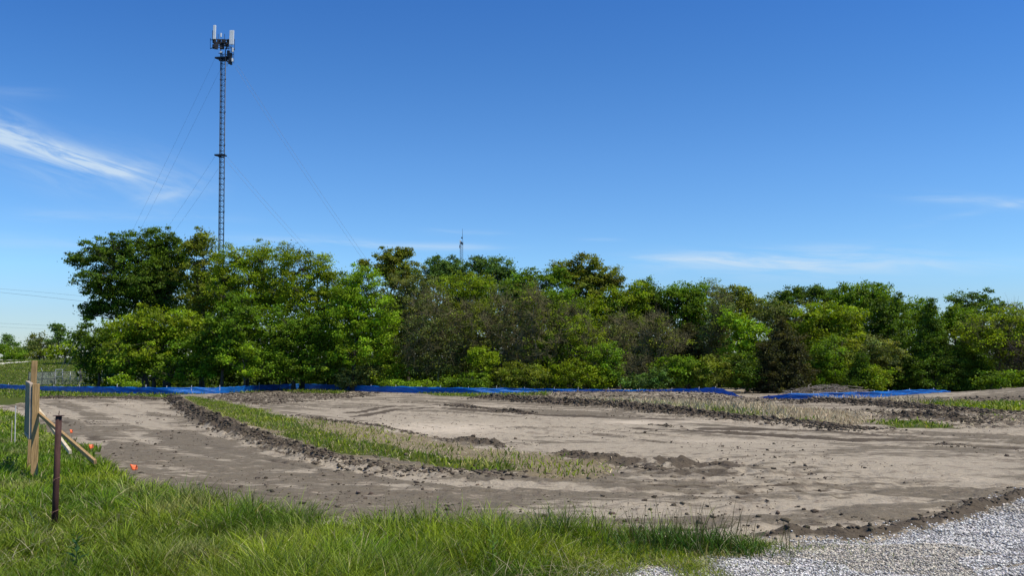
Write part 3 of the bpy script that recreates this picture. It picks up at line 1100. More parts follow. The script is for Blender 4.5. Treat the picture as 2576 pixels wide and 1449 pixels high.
def grasscol(x, y, n, dry=0.06):
    a = np.clip((fbm(x, y, 0.8, 50)[:, None] - 0.5) * 3.2 + 0.5, 0, 1)
    b = fbm(x, y, 0.45, 55)[:, None]
    c = G_LUSH * (1 - a) + G_YEL * a
    c = np.where(b < 0.42, c * 0.6 + G_DARK * 0.4, c)
    b2 = fbm(x, y, 0.9, 58)[:, None]
    c = np.where(b2 > 0.64, c * 0.6 + G_DRY * 0.4, c)
    r = rng.random(n)
    c = np.where((r < dry)[:, None], G_DRY, c)
    c = np.where((r > 0.86)[:, None], G_DARK * 1.2, c)
    c = c * np.clip(1 + 0.25 * rng.standard_normal(n), 0.4, 1.7)[:, None]
    return c


# foreground grass: tufts, then blades round each tuft
parts = []
nt_ = 10500
tx, ty = sample(nt_, 4.3, 16, -42, 20)
k = (soft(tx, ty, Z_FORE, 0.7, 0.35, 1.2, 1) > 0.25 + 0.5 * rng.random(nt_))
tx, ty = tx[k], ty[k]
hN = fbm(tx, ty, 0.55, 70)
u = tx / ty
# taller towards the right, shorter on the left flank and beside the gravel
hf = 0.15 + 0.13 * np.clip((u + 0.42) / 0.3, 0, 1) + 0.5 * (hN - 0.45)
tuft_h = np.clip(hf, 0.09, 0.5) * (0.55 + 0.85 * rng.random(len(tx)))
tuft_h *= np.where((u > 0.0) & (ty < 8.0), 0.8, 1.0)
gd, _ = lined(tx, ty, Z_GRAVEL[:8])
tuft_h *= np.where(ty < 7.9, np.clip(gd / 1.3, 0.22, 1), 1.0)
tuft_h *= np.clip(1.15 - 1.2 * np.clip(fbm(tx, ty, 0.9, 72) - 0.5, 0, 1), 0.4, 1.1)
per = 30
x = np.repeat(tx, per)
y = np.repeat(ty, per)
th = np.repeat(tuft_h, per)
an = rng.random(len(x)) * 6.283
rr = np.abs(rng.standard_normal(len(x))) * 0.06 * np.clip(np.repeat(np.hypot(tx, ty), per) / 8, 0.8, 2)
x = x + np.cos(an) * rr
y = y + np.sin(an) * rr
k = inpoly(x, y, Z_FORE) | (rng.random(len(x)) < 0.55)
x, y, th, an = x[k], y[k], th[k], an[k]
n = len(x)
h = np.clip(th * (0.55 + 0.6 * rng.random(n)), 0.06, 0.62)
dist = np.hypot(x, y)
w = (0.0045 + 0.004 * rng.random(n)) * np.clip(dist / 8, 0.9, 2.2)
tj = np.repeat(np.clip(1 + 0.22 * rng.standard_normal(len(tx)), 0.55, 1.6), per)[k][:, None]
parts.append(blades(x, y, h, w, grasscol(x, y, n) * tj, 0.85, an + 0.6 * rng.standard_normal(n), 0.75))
# low undergrowth between tufts
n = 90000
x, y = sample(n, 4.3, 18, -42, 22)
k = soft(x, y, Z_FORE, 0.3, 0.25, 1.2, 1) > 0.45
x, y = x[k], y[k]
n = len(x)
dist = np.hypot(x, y)
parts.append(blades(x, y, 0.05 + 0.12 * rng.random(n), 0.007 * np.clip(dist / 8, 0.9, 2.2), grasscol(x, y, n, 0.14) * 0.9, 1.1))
# dead stems and thatch lying through it
n = 16000
x, y = sample(n, 4.3, 16, -42, 20)
k = (soft(x, y, Z_FORE, 0.5, 0.3, 1.2, 1) > 0.3) & (fbm(x, y, 1.0, 59) > 0.45)
x, y = x[k], y[k]
n = len(x)
parts.append(blades(x, y, 0.08 + 0.26 * rng.random(n) ** 2, 0.005 * np.clip(np.hypot(x, y) / 8, 0.9, 2.2), vary((0.46, 0.40, 0.25), n, 0.3, 0.04), 1.5))
# tall seed stalks
def stalks(cl, n, hh):
    cx, cy = G(*cl)
    x = cx + rng.standard_normal(n) * 0.28
    y = cy + rng.standard_normal(n) * 0.16
    parts.append(blades(x, y, hh * 1.12 * (0.7 + 0.5 * rng.random(n)), np.full(n, 0.0065), np.tile([0.095, 0.085, 0.035], (n, 1)), 0.35))
    k = n * 9
    x = cx + rng.standard_normal(k) * 0.2
    y = cy + rng.standard_normal(k) * 0.14
    parts.append(blades(x, y, hh * 0.75 * (0.5 + 0.5 * rng.random(k)), np.full(k, 0.008), vary((0.07, 0.14, 0.018), k), 0.7))


for c_, n_, h_ in [((1050, 1350), 26, 0.44), ((1640, 1378), 34, 0.44), ((1720, 1385), 40, 0.46), ((1790, 1390), 34, 0.42),
                   ((1840, 1395), 24, 0.34), ((1400, 1362), 16, 0.40), ((1200, 1358), 14, 0.30), ((1560, 1372), 16, 0.34),
                   ((700, 1330), 14, 0.26), ((860, 1342), 12, 0.28), ((1300, 1368), 18, 0.34), ((960, 1352), 18, 0.28),
                   ((1480, 1370), 14, 0.3), ((1600, 1400), 14, 0.32), ((500, 1300), 10, 0.2), ((300, 1290), 10, 0.22)]:
    stalks(c_, n_, h_)
# left flank further out
n = 70000
x, y = sample(n, 13, 62, -40, -20)
k = soft(x, y, Z_FORE, 0.5, 0.3, 1.0, 1) > 0.5
x, y = x[k], y[k]
n = len(x)
dist = np.hypot(x, y)
parts.append(blades(x, y, 0.14 + 0.2 * rng.random(n) * fbm(x, y, 0.3, 71), 0.0011 * dist, grasscol(x, y, n), 0.7))
# thin grass on the gravel edge
for cx, cy, sx, sy, m_ in [(1700, 1415, 1.2, 0.3, 2600), (1900, 1372, 0.9, 0.14, 1500), (1640, 1440, 1.0, 0.3, 1600),
                       (1930, 1372, 0.7, 0.1, 900), (1740, 1435, 0.16, 0.08, 420), (1500, 1430, 0.7, 0.3, 1500),
                       (1580, 1455, 0.8, 0.25, 900), (1830, 1425, 0.12, 0.06, 200)]:
    gx, gy = G(cx, cy)
    x = gx + rng.standard_normal(m_) * sx * 0.5
    y = gy + rng.standard_normal(m_) * sy * 1.2
    k = fbm(x, y, 2.5, 80) > 0.46
    x, y = x[k], y[k]
    parts.append(blades(x, y, 0.03 + 0.10 * rng.random(len(x)), np.full(len(x), 0.005), grasscol(x, y, len(x), 0.2), 0.9))
v, f, c = join(parts)
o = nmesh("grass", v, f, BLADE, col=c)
tag(o, "lush uncut green grass covering the foreground and left edge", None, None, "stuff")

# grass on the strips between the graded lanes and beside the silt fence
parts = []
for zz, dens, hh, ww, o_, tint in [(Z_STRIP, 130, 0.15, 0.022, 3, 1.0), (Z_FAR, 12, 0.2, 0.045, 4, 1.1),
                                   (Z_R1, 60, 0.28, 0.06, 5, 1.05), (Z_R2, 55, 0.16, 0.04, 6, 1.0),
                                   (Z_R3, 30, 0.18, 0.04, 7, 1.1), (Z_FF, 16, 0.22, 0.06, 9, 1.0),
                                   (Z_FF2, 12, 0.3, 0.07, 10, 0.8), (Z_STRAW1, 60, 0.12, 0.022, 17, 0.95),
                                   (Z_R4, 12, 0.12, 0.04, 8, 1.0)]:
    lo, hi = zz.min(0), zz.max(0)
    n = int(min(140000, (hi - lo).prod() * dens))
    x = lo[0] + (hi - lo)[0] * rng.random(n)
    y = lo[1] + (hi - lo)[1] * rng.random(n)
    m_ = soft(x, y, zz, 0.6, 0.4, 0.7, o_)
    k = (m_ > 0.15 + 0.7 * rng.random(n)) & (fbm(x, y, 0.9, 66) + 0.3 * m_ > 0.56)
    x, y = x[k], y[k]
    n = len(x)
    parts.append(blades(x, y, hh * (0.4 + 0.9 * rng.random(n)) * (0.5 + fbm(x, y, 0.6, 68)), np.full(n, ww),
                        grasscol(x, y, n, 0.12) * tint * np.array([1.05, 1.0, 0.9]), 0.7))
n = 90000
lo, hi = np.array([-110.0, 60]), np.array([-20.0, 190])
x = lo[0] + (hi - lo)[0] * rng.random(n)
y = lo[1] + (hi - lo)[1] * rng.random(n)
k = soft(x, y, Z_BEHIND, 0.6, 0.6, 0.4, 2) > 0.5
x, y = x[k], y[k]
n = len(x)
parts.append(blades(x, y, 0.10 + 0.22 * rng.random(n), 0.0009 * y, grasscol(x, y, n, 0.1) * 0.85, 0.7))
v, f, c = join(parts)
o = nmesh("strip_grass", v, f, BLADE, col=c)
tag(o, "green grass on the strips between the graded lanes and along the blue fence", None, None, "stuff")

# straw and stubble
parts = []
for zz, dens, hh, ww, ln in [(Z_STRAW1, 30, 0.11, 0.016, 2.2), (Z_STRAW0, 40, 0.10, 0.014, 2.2), (Z_STRAW2, 26, 0.24, 0.03, 1.0),
                             (Z_STRAW3, 22, 0.42, 0.04, 0.6), (Z_ROUGH[3], 16, 0.16, 0.03, 1.5), (Z_ROUGH[1], 6, 0.2, 0.03, 1.2), (Z_STRIP, 14, 0.12, 0.014, 2.0), (Z_FAR, 16, 0.42, 0.035, 0.5)]:
    lo, hi = zz.min(0), zz.max(0)
    n = int(min(120000, (hi - lo).prod() * dens))
    x = lo[0] + (hi - lo)[0] * rng.random(n)
    y = lo[1] + (hi - lo)[1] * rng.random(n)
    k = (soft(x, y, zz, 0.6, 0.6, 0.7, 11) > 0.3) & (fbm(x, y, 0.7, 67) > 0.42)
    x, y = x[k], y[k]
    n = len(x)
    parts.append(blades(x, y, hh * (0.3 + rng.random(n)), np.full(n, ww), vary((0.47, 0.39, 0.24), n, 0.35, 0.04), ln))
v, f, c = join(parts)
o = nmesh("straw_stubble", v, f, STRAW, col=c)
tag(o, "dry tan straw and stubble left on the strips of the mud field", None, None, "stuff")

# ------------------------------------------------------------------ trees
PAL = {'dark': (0.095, 0.162, 0.013), 'mid': (0.140, 0.234, 0.013), 'yel': (0.210, 0.285, 0.012),
       'lime': (0.215, 0.340, 0.016), 'olive': (0.178, 0.217, 0.022), 'grey': (0.167, 0.199, 0.050),
       'blue': (0.113, 0.194, 0.040), 'cedar': (0.071, 0.071, 0.022), 'rust': (0.178, 0.207, 0.020),
       'brown': (0.103, 0.093, 0.044)}


def lobe_world(l, d):
    cx, cy, rx, ry = l[:4]
    dd = d + (l[4] if len(l) > 4 else 0)
    c = P(cx, cy, dd)
    s = dd / F
    return c, np.array([rx * s, max(rx, ry) * s * 0.85, ry * s])


def crown(lobes, d, cname, dens=1.0, leaf=0.24, clump=0.55, per=44, fill=0.3, upb=0.5):
    leaf = leaf * 0.92
    per = int(per * 1.6)
    dens = dens * 1.3
    fill = min(0.6, fill + 0.15)
    col = np.array(PAL[cname])
    VS, CS, tips = [], [], []
    for l in lobes:
        c, R = lobe_world(l, d)
        area = 4 * math.pi * ((R[0] * R[1]) ** 1.6 / 3 + (R[0] * R[2]) ** 1.6 / 3 + (R[1] * R[2]) ** 1.6 / 3) ** (1 / 1.6)
        n = max(10, int(dens * 0.95 * area / (math.pi * clump ** 2)))
        u = rng.standard_normal((n, 3))
        u /= np.linalg.norm(u, axis=1)[:, None]
        rad = 0.78 + 0.34 * rng.random(n)
        inner = rng.random(n) < fill
        rad = np.where(inner, 0.25 + 0.55 * rng.random(n), rad)
        # boughs push in and out
        rad = rad * (0.82 + 0.42 * vn(u[:, 0] * 2.1 + c[0], u[:, 2] * 2.1 + u[:, 1] * 1.3 + c[2], 1.0, 7))
        ctr = c + u * R * rad[:, None]
        gz = base_z(ctr[:, 0], ctr[:, 1])
        ctr = ctr[ctr[:, 2] > gz + 0.15]
        tips.append(ctr)
        m = len(ctr)
        bright = np.clip(1 + 0.27 * rng.standard_normal(m), 0.45, 1.7)
        hue = 1 + 0.06 * rng.standard_normal((m, 3)) * np.array([1, 0.4, 1])
        sz = clump * (0.5 + 0.9 * rng.random(m))
        p = np.repeat(ctr, per, 0)
        out = p - c
        out /= np.linalg.norm(out, axis=1)[:, None] + 1e-6
        off = rng.standard_normal((m * per, 3)) * np.array([0.62, 0.62, 0.34])
        p = p + off * np.repeat(sz, per)[:, None]
        cc = col * (np.repeat(bright, per) * np.clip(1 + 0.22 * rng.standard_normal(m * per), 0.4, 1.8))[:, None] * np.repeat(hue, per, 0)
        nrm = rng.standard_normal((m * per, 3)) * 0.75 + out * 0.45 + np.array([0, 0, upb])
        nrm /= np.linalg.norm(nrm, axis=1)[:, None]
        t = np.cross(nrm, rng.standard_normal((m * per, 3)))
        t /= np.linalg.norm(t, axis=1)[:, None] + 1e-6
        b = np.cross(nrm, t)
        L = leaf * (0.6 + 0.8 * rng.random(m * per))[:, None]
        W = L * 0.36
        q = np.stack([p - t * L * 0.5, p + b * W + nrm * L * 0.08, p + t * L * 0.5, p - b * W + nrm * L * 0.08], 1)
        VS.append(q.reshape(-1, 3))
        CS.append(np.clip(cc, 0.004, 0.6))
    V = np.vstack(VS)
    gz = base_z(V[:, 0], V[:, 1])
    V[:, 2] = np.maximum(V[:, 2], gz + 0.02)
    Fq = np.arange(len(V)).reshape(-1, 4)
    return V, Fq, np.vstack(CS), np.vstack(tips)


def tubes(segs, k=3):
    """segs: (p0, p1, r0, r1) arrays -> one mesh of open tapered prisms"""
    p0 = np.array([s[0] for s in segs])
    p1 = np.array([s[1] for s in segs])
    r0 = np.array([s[2] for s in segs])
    r1 = np.array([s[3] for s in segs])
    t = p1 - p0
    t /= np.linalg.norm(t, axis=1)[:, None] + 1e-9
    ref = np.where(np.abs(t[:, 2:3]) < 0.9, np.array([[0, 0, 1.0]]), np.array([[1.0, 0, 0]]))
    a = np.cross(t, ref)
    a /= np.linalg.norm(a, axis=1)[:, None] + 1e-9
    b = np.cross(t, a)
    V = []
    for p, r in ((p0, r0), (p1, r1)):
        for j in range(k):
            an = 2 * math.pi * j / k
            V.append(p + r[:, None] * (a * math.cos(an) + b * math.sin(an)))
    V = np.stack(V, 1).reshape(-1, 3)
    base = (np.arange(len(p0)) * 2 * k)[:, None]
    Q = np.concatenate([base + np.array([[j, (j + 1) % k, k + (j + 1) % k, k + j]]) for j in range(k)])
    return V, Q


def path(segs, a, b, ra, rb, n=4, wob=0.08, sag=0.0):
    a = np.array(a, float)
    b = np.array(b, float)
    L = np.linalg.norm(b - a)
    prev = a
    for i in range(1, n + 1):
        t = i / n
        p = a + (b - a) * t
        if i < n:
            p = p + np.array([random.gauss(0, 1), random.gauss(0, 1), random.gauss(0, 0.6)]) * wob * L
        p[2] += sag * L * math.sin(math.pi * t)
        segs.append((prev, p, ra + (rb - ra) * (i - 1) / n, ra + (rb - ra) * t))
        prev = p
    return prev


def skeleton(base, tips, topz, r, limbs=7, twigs=True, nsub=5, tipr=0.02, lowfrac=0.25):
    """trunk, limbs and boughs reaching out to the given tips"""
    segs = []
    ctr = tips.mean(0)
    top = np.array([ctr[0] * 0.8 + base[0] * 0.2, ctr[1], topz])
    trunk_pts = [np.array(base, float) - np.array([0, 0, 0.15])]
    nT = 7
    for i in range(1, nT + 1):
        t = i / nT
        p = np.array(base) + (top - np.array(base)) * t + np.array([random.gauss(0, 0.12), random.gauss(0, 0.12), 0]) * (1 if i < nT else 0)
        trunk_pts.append(p)
    rr = [r * 1.35] + [r * (1 - 0.85 * i / nT) for i in range(1, nT + 1)]
    tr = []
    for i in range(nT):
        tr.append((trunk_pts[i], trunk_pts[i + 1], rr[i], rr[i + 1]))
    # cluster tips
    k = min(limbs * nsub, len(tips))
    idx = rng.choice(len(tips), k, replace=False)
    subs = tips[idx]
    lidx = rng.choice(k, min(limbs, k), replace=False)
    lims = subs[lidx]
    H = topz - base[2]
    lim_end = []
    for q in lims:
        f = np.clip((q[2] - base[2]) / max(H, 0.1) * 0.6, lowfrac, 0.85)
        j = f * nT
        i = int(min(j, nT - 1))
        a = trunk_pts[i] + (trunk_pts[i + 1] - trunk_pts[i]) * (j - i)
        e = a + (q - a) * 0.62
        path(segs, a, e, r * 0.42, r * 0.2, 4, 0.05, 0.05)
        lim_end.append(e)
    lim_end = np.array(lim_end)
    sub_end = []
    for q in subs:
        dd = np.linalg.norm(lim_end - q, axis=1)
        a = lim_end[np.argmin(dd)]
        e = a + (q - a) * 0.75
        path(segs, a, e, r * 0.18, r * 0.08, 3, 0.08, 0.03)
        sub_end.append(e)
    sub_end = np.array(sub_end)
    if twigs:
        for q in tips:
            dd = np.linalg.norm(sub_end - q, axis=1)
            a = sub_end[np.argmin(dd)]
            path(segs, a, q, max(tipr * 1.4, r * 0.06), tipr * 0.6, 2, 0.1)
    return tr, segs


def leafy(name, label, cat, cname, d, lobes, trunk=None, r=0.22, dens=1.0, leaf=0.24, clump=0.55, per=44, group=None, upb=0.5,
          fill=0.3, topf=0.8):
    V, Fq, C, tips = crown(lobes, d, cname, dens, leaf, clump, per, fill, upb)
    cx = trunk if trunk is not None else np.mean([l[0] for l in lobes])
    bx = P(cx, 900, d)[0]
    bz = float(base_z(bx, d))
    root = empty(name, (bx, d, bz))
    tag(root, label, cat, group)
    zt = bz + (tips[:, 2].max() - bz) * topf
    tr, segs = skeleton((bx, d, bz), tips, zt, r, twigs=len(tips) < 900)
    v, q = tubes(tr, 7)
    nmesh("trunk" if cat == 'tree' else "stem", v, [q], BARK, root)
    if segs:
        v, q = tubes(segs, 3)
        nmesh("branches", v, [q], BARK, root)
    nmesh("crown" if cat == 'tree' else "foliage", V, [Fq], LEAF, root, col=C)
    return root


def bare(name, label, d, lobes, trunk=None, r=0.14, ntips=420, mat=None, leafc=None, tmat=None, ldens=0.12, group=None, tw=3, tr_=0.02, topf=0.85):
    """a tree that carries twigs and hardly any leaves"""
    leafc = leafc or 'olive'
    ldens = max(0.3, ldens * 2.0)
    tips = []
    tot = sum(l[2] * l[3] for l in lobes)
    for l in lobes:
        c, R = lobe_world(l, d)
        m = int(ntips * l[2] * l[3] / tot)
        u = rng.standard_normal((m, 3))
        u /= np.linalg.norm(u, axis=1)[:, None]
        tips.append(c + u * R * (0.35 + 0.65 * rng.random((m, 1)) ** 0.6))
    tips = np.vstack(tips)
    cx = trunk if trunk is not None else np.mean([l[0] for l in lobes])
    bx = P(cx, 900, d)[0]
    bz = float(base_z(bx, d))
    tips = tips[tips[:, 2] > bz + 0.2]
    root = empty(name, (bx, d, bz))
    tag(root, label, "tree", group)
    zt = bz + (tips[:, 2].max() - bz) * topf
    tr, segs = skeleton((bx, d, bz), tips, zt, r, limbs=11, nsub=6, tipr=tr_, lowfrac=0.06)
    tw_s = []
    for s in segs[-2 * len(tips):]:
        for _ in range(tw):
            t = random.random()
            a = s[0] + (s[1] - s[0]) * t
            dr = (s[1] - s[0]) / (np.linalg.norm(s[1] - s[0]) + 1e-6)
            e = a + (dr * 0.6 + rng.standard_normal(3) * 0.55 + np.array([0, 0, 0.15])) * random.uniform(0.3, 0.9)
            mid = (a + e) / 2 + rng.standard_normal(3) * 0.05
            tw_s.append((a, mid, tr_ * 0.7, tr_ * 0.55))
            tw_s.append((mid, e, tr_ * 0.55, tr_ * 0.3))
    v, q = tubes(tr, 6)
    nmesh("trunk", v, [q], tmat or mat or BARKG, root)
    v, q = tubes(segs + tw_s, 3)
    nmesh("branches", v, [q], mat or BARKG, root)
    if leafc:
        V, Fq, C, _ = crown(lobes, d, leafc, ldens, 0.2, 0.5, 22, 0.5, 0.3)
        nmesh("crown", V, [Fq], LEAF, root, col=C)
    return root


TG = "trees of the wood behind the blue silt fence"
L = leafy
# --- back of the wood: reads as one mass behind the front trees
wl = []
for cx, top, dd in [(330, 700, 0), (440, 680, 2), (540, 690, 0), (640, 690, 2), (740, 700, 0), (830, 740, 0), (910, 760, 2), (1000, 730, 0),
                    (1100, 740, 2), (1200, 740, 0), (1300, 750, 2), (1400, 750, 0), (1500, 750, 2), (1600, 790, 0), (1700, 800, 2),
                    (1800, 800, 0), (1900, 810, 2), (2000, 800, 0), (2100, 800, 2), (2200, 800, 0), (2300, 820, 2), (2400, 830, 0),
                    (2500, 840, 2), (2620, 840, 0), (2760, 850, 0)]:
    hgt = 975 - top
    wl.append((cx, top + hgt * 0.30, 75, hgt * 0.30, dd))
    wl.append((cx + 40, top + hgt * 0.72, 85, hgt * 0.30, dd - 8))
    wl.append((cx, 945, 70, 42, dd - 14))
wl.append((255, 930, 40, 40, -10))
for cx in range(1000, 1800, 75):
    wl.append((cx, 850, 60, 60, -20))
    wl.append((cx + 30, 780, 50, 40, -18))
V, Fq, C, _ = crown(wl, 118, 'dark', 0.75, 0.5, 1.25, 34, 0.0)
o = nmesh("woodland", V, [Fq], LEAF, col=C * 0.6)  # leaf colour lowered: shade of the wood's interior painted in
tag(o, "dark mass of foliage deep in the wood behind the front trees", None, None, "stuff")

# --- left clump
L("leafy_tree", "tall dark green tree at the wood's left end, boughs reaching out over open sky", "tree", 'dark', 97,
  [(262, 640, 62, 42), (200, 655, 34, 16, 1), (330, 622, 52, 38), (250, 712, 55, 40, -1), (345, 700, 75, 60), (245, 775, 42, 18, 1),
   (225, 795, 16, 8), (300, 752, 55, 42), (410, 720, 60, 70, 2)], 370, 0.34, dens=0.85, group=TG, clump=0.5)
L("leafy_tree", "round topped dark green tree, the highest crown left of the mast", "tree", 'dark', 99,
  [(395, 612, 42, 38), (440, 640, 34, 42), (395, 680, 50, 55), (440, 605, 14, 9)], 420, 0.3, group=TG, clump=0.5)
L("leafy_tree", "narrow pointed dark olive tree just left of the mast", "tree", 'olive', 96,
  [(500, 612, 34, 34), (478, 620, 24, 26), (512, 680, 55, 55), (520, 750, 60, 60)], 510, 0.28, group=TG)
L("locust_tree", "broad airy yellow green tree in front of the foot of the mast", "tree", 'yel', 92,
  [(590, 665, 55, 48), (650, 650, 50, 38), (615, 740, 75, 60), (560, 720, 40, 50), (690, 720, 60, 55)], 620, 0.28, group=TG,
  leaf=0.2, dens=0.95)
L("locust_tree", "wide yellow green tree with upright feathery top right of the mast", "tree", 'yel', 90,
  [(730, 655, 52, 40), (795, 668, 40, 38), (820, 690, 26, 20), (760, 740, 80, 60), (850, 730, 45, 45)], 760, 0.28, group=TG, leaf=0.2,
  dens=0.95)
L("leafy_tree", "bright green tree bulging out at the right end of the left clump", "tree", 'lime', 87,
  [(900, 730, 62, 55), (935, 790, 62, 60), (870, 800, 70, 60), (955, 850, 42, 40), (900, 880, 70, 35), (915, 690, 22, 18)], 890, 0.26,
  group=TG, leaf=0.22)
L("leafy_tree", "low yellow green tree spreading in front of the dark tall tree", "tree", 'yel', 88,
  [(330, 840, 62, 42), (400, 815, 72, 44), (470, 838, 50, 42), (370, 880, 90, 36)], 390, 0.2, group=TG)
L("leafy_tree", "mid green tree hung with fresh shoots in the middle of the left clump", "tree", 'mid', 86,
  [(560, 840, 62, 55), (500, 870, 55, 42), (610, 800, 60, 50), (600, 890, 60, 38)], 560, 0.2, group=TG)
L("leafy_tree", "dark shaded tree under the broad yellow green crowns", "tree", 'mid', 88,
  [(720, 840, 75, 60), (790, 850, 65, 55), (690, 910, 70, 40), (800, 920, 80, 38)], 740, 0.24, group=TG)
L("leafy_tree", "short dark tree at the left foot of the wood beside the chain link fence", "tree", 'dark', 92,
  [(250, 850, 42, 48), (225, 900, 38, 38), (285, 900, 50, 40)], 250, 0.16, group=TG)
L("leafy_tree", "low green sprays hanging over the ground at the left foot of the wood", "tree", 'mid', 87,
  [(330, 915, 62, 32), (440, 920, 70, 34), (540, 930, 60, 26)], 430, 0.16, dens=0.8, group=TG)
L("leafy_tree", "small tree with bright green low bough left of the dark shaded gap", "tree", 'lime', 84,
  [(635, 885, 32, 16), (618, 935, 34, 14), (560, 905, 22, 10)], 620, 0.1, dens=0.7, group=TG)

# --- middle
L("leafy_tree", "olive tree with a ragged peaked top just right of the left clump", "tree", 'rust', 97,
  [(985, 655, 42, 34), (1005, 690, 50, 40), (912, 662, 13, 11), (1015, 640, 22, 16)], 990, 0.26, group=TG, clump=0.45)
L("leafy_tree", "dull grey green tree between the bright bulging tree and the bare thicket", "tree", 'grey', 93,
  [(1010, 745, 55, 60), (1060, 730, 45, 50), (1000, 830, 42, 60)], 1030, 0.2, dens=0.8, group=TG, leaf=0.2)
L("leafy_tree", "bluish green tree below the small distant mast", "tree", 'blue', 112,
  [(1120, 672, 48, 30), (1095, 690, 40, 30), (1150, 700, 50, 40)], 1120, 0.3, group=TG)
L("leafy_tree", "bluish green tree immediately right of the small distant mast", "tree", 'blue', 110,
  [(1205, 665, 30, 20), (1250, 672, 42, 24), (1235, 710, 62, 40), (1290, 700, 24, 26)], 1230, 0.3, group=TG)
L("leafy_tree", "yellowish olive tree in front of the two bluish green crowns", "tree", 'yel', 96,
  [(1140, 735, 55, 42), (1200, 725, 55, 42), (1170, 780, 60, 40)], 1170, 0.22, dens=0.85, group=TG, leaf=0.2)
L("leafy_tree", "mid green tree with a spiky top in the centre of the picture", "tree", 'mid', 96,
  [(1300, 735, 42, 50), (1350, 710, 40, 34), (1400, 700, 28, 30), (1340, 770, 55, 45)], 1340, 0.24, group=TG)
L("leafy_tree", "tall olive tree with a broad rounded top, the highest crown right of centre", "tree", 'rust', 100,
  [(1420, 690, 36, 34), (1470, 678, 38, 34), (1515, 700, 42, 34), (1470, 730, 62, 42), (1545, 715, 24, 24)], 1480, 0.32, group=TG,
  clump=0.48)
L("leafy_tree", "green tree at the foot of the tall rounded olive crown", "tree", 'mid', 94,
  [(1410, 760, 50, 40), (1450, 790, 45, 40)], 1430, 0.2, group=TG)
L("leafy_tree", "yellow green tree stepping down right of the tall rounded olive crown", "tree", 'yel', 95,
  [(1560, 762, 52, 42), (1600, 738, 34, 28), (1500, 790, 42, 40), (1560, 810, 50, 36)], 1555, 0.22, group=TG)
L("leafy_tree", "dark green tree, first of the even row right of centre", "tree", 'dark', 98,
  [(1640, 740, 42, 32), (1620, 775, 45, 38), (1670, 780, 40, 40)], 1640, 0.24, group=TG)
L("leafy_tree", "dark green tree with three knobbly tops in the even row right of centre", "tree", 'mid', 97,
  [(1705, 735, 34, 24), (1750, 738, 34, 28), (1735, 785, 60, 45), (1770, 815, 40, 34)], 1730, 0.24, group=TG)
L("leafy_tree", "thin pale topped tree showing sky through its crown", "tree", 'grey', 104,
  [(1785, 725, 34, 18), (1805, 745, 34, 22)], 1790, 0.16, dens=0.5, group=TG, leaf=0.18)
bare("bare_tree", "slim grey green half bare tree between dark green and bright lime trees", 88,
     [(1815, 790, 34, 62), (1800, 850, 42, 60)], 1800, 0.12, 320, leafc='grey', ldens=0.5, group=TG)
L("leafy_tree", "dark olive tree behind the slim half bare tree", "tree", 'olive', 99,
  [(1850, 745, 40, 26), (1880, 770, 42, 34), (1850, 790, 36, 30)], 1865, 0.22, group=TG)
L("leafy_tree", "bright lime green tree left of the brown cedar", "tree", 'lime', 84,
  [(1850, 822, 34, 34), (1885, 845, 46, 40), (1860, 880, 42, 34), (1830, 800, 16, 20), (1905, 880, 28, 26)], 1880, 0.18, dens=0.85,
  group=TG)

# --- right
L("leafy_tree", "dark green tree with bumpy flat top above the brown cedar", "tree", 'dark', 104,
  [(1985, 745, 34, 22), (2040, 742, 44, 22), (1960, 775, 50, 30), (2080, 760, 30, 22)], 2010, 0.26, group=TG)
L("leafy_tree", "grey olive tree right behind the brown cedar", "tree", 'grey', 95,
  [(1940, 795, 52, 34), (2010, 810, 50, 44), (2050, 850, 40, 40)], 1990, 0.2, group=TG)
L("leafy_tree", "layered yellow green tree right of the brown cedar", "tree", 'yel', 90,
  [(2060, 790, 52, 24), (2120, 798, 55, 28), (2040, 835, 50, 34), (2100, 840, 60, 34)], 2080, 0.22, group=TG)
L("leafy_tree", "broad mid green tree with the highest crown of the right half", "tree", 'mid', 99,
  [(2150, 742, 52, 28), (2200, 740, 42, 28), (2175, 775, 70, 36), (2120, 752, 28, 20)], 2165, 0.28, group=TG)
L("leafy_tree", "dense dark green tree in front of the highest right hand crown", "tree", 'dark', 93,
  [(2245, 765, 36, 34), (2230, 820, 60, 55), (2190, 840, 45, 40)], 2230, 0.24, group=TG)
L("leafy_tree", "lighter green tree sloping down towards the spired cedar", "tree", 'mid', 97,
  [(2290, 785, 44, 36), (2320, 800, 24, 26), (2290, 840, 42, 40)], 2290, 0.2, group=TG)
L("leafy_tree", "dark tree with two small round heads against the sky at the right", "tree", 'dark', 106,
  [(2410, 755, 22, 20), (2465, 755, 30, 24), (2440, 785, 52, 24), (2500, 775, 26, 20)], 2445, 0.22, dens=0.85, group=TG)
L("leafy_tree", "dull green tree between the spired cedar and the right edge", "tree", 'mid', 95,
  [(2400, 795, 42, 24), (2380, 830, 36, 30), (2440, 820, 50, 36)], 2400, 0.2, group=TG)
bare("bare_tree", "spreading olive tree with visible forked boughs near the right edge", 84,
     [(2480, 840, 70, 50), (2545, 820, 55, 50), (2540, 880, 60, 50)], 2510, 0.15, 380, leafc='yel', ldens=0.75, group=TG, tr_=0.018)
bare("bare_tree", "leafless twiggy tree sticking up at the right edge of the picture", 96,
     [(2545, 785, 30, 28), (2590, 800, 40, 34), (2570, 850, 50, 50)], 2570, 0.14, 260, mat=BARKG, group=TG)
bare("bare_tree", "dark brown tangled tree at the far right edge above the mound", 82,
     [(2575, 900, 52, 55), (2630, 890, 60, 70)], 2590, 0.14, 360, mat=BARK, leafc='brown', ldens=0.3, group=TG)
L("leafy_tree", "green tree beyond the right edge of the mound", "tree", 'mid', 92,
  [(2640, 830, 60, 50), (2700, 850, 70, 60)], 2660, 0.22, group=TG)


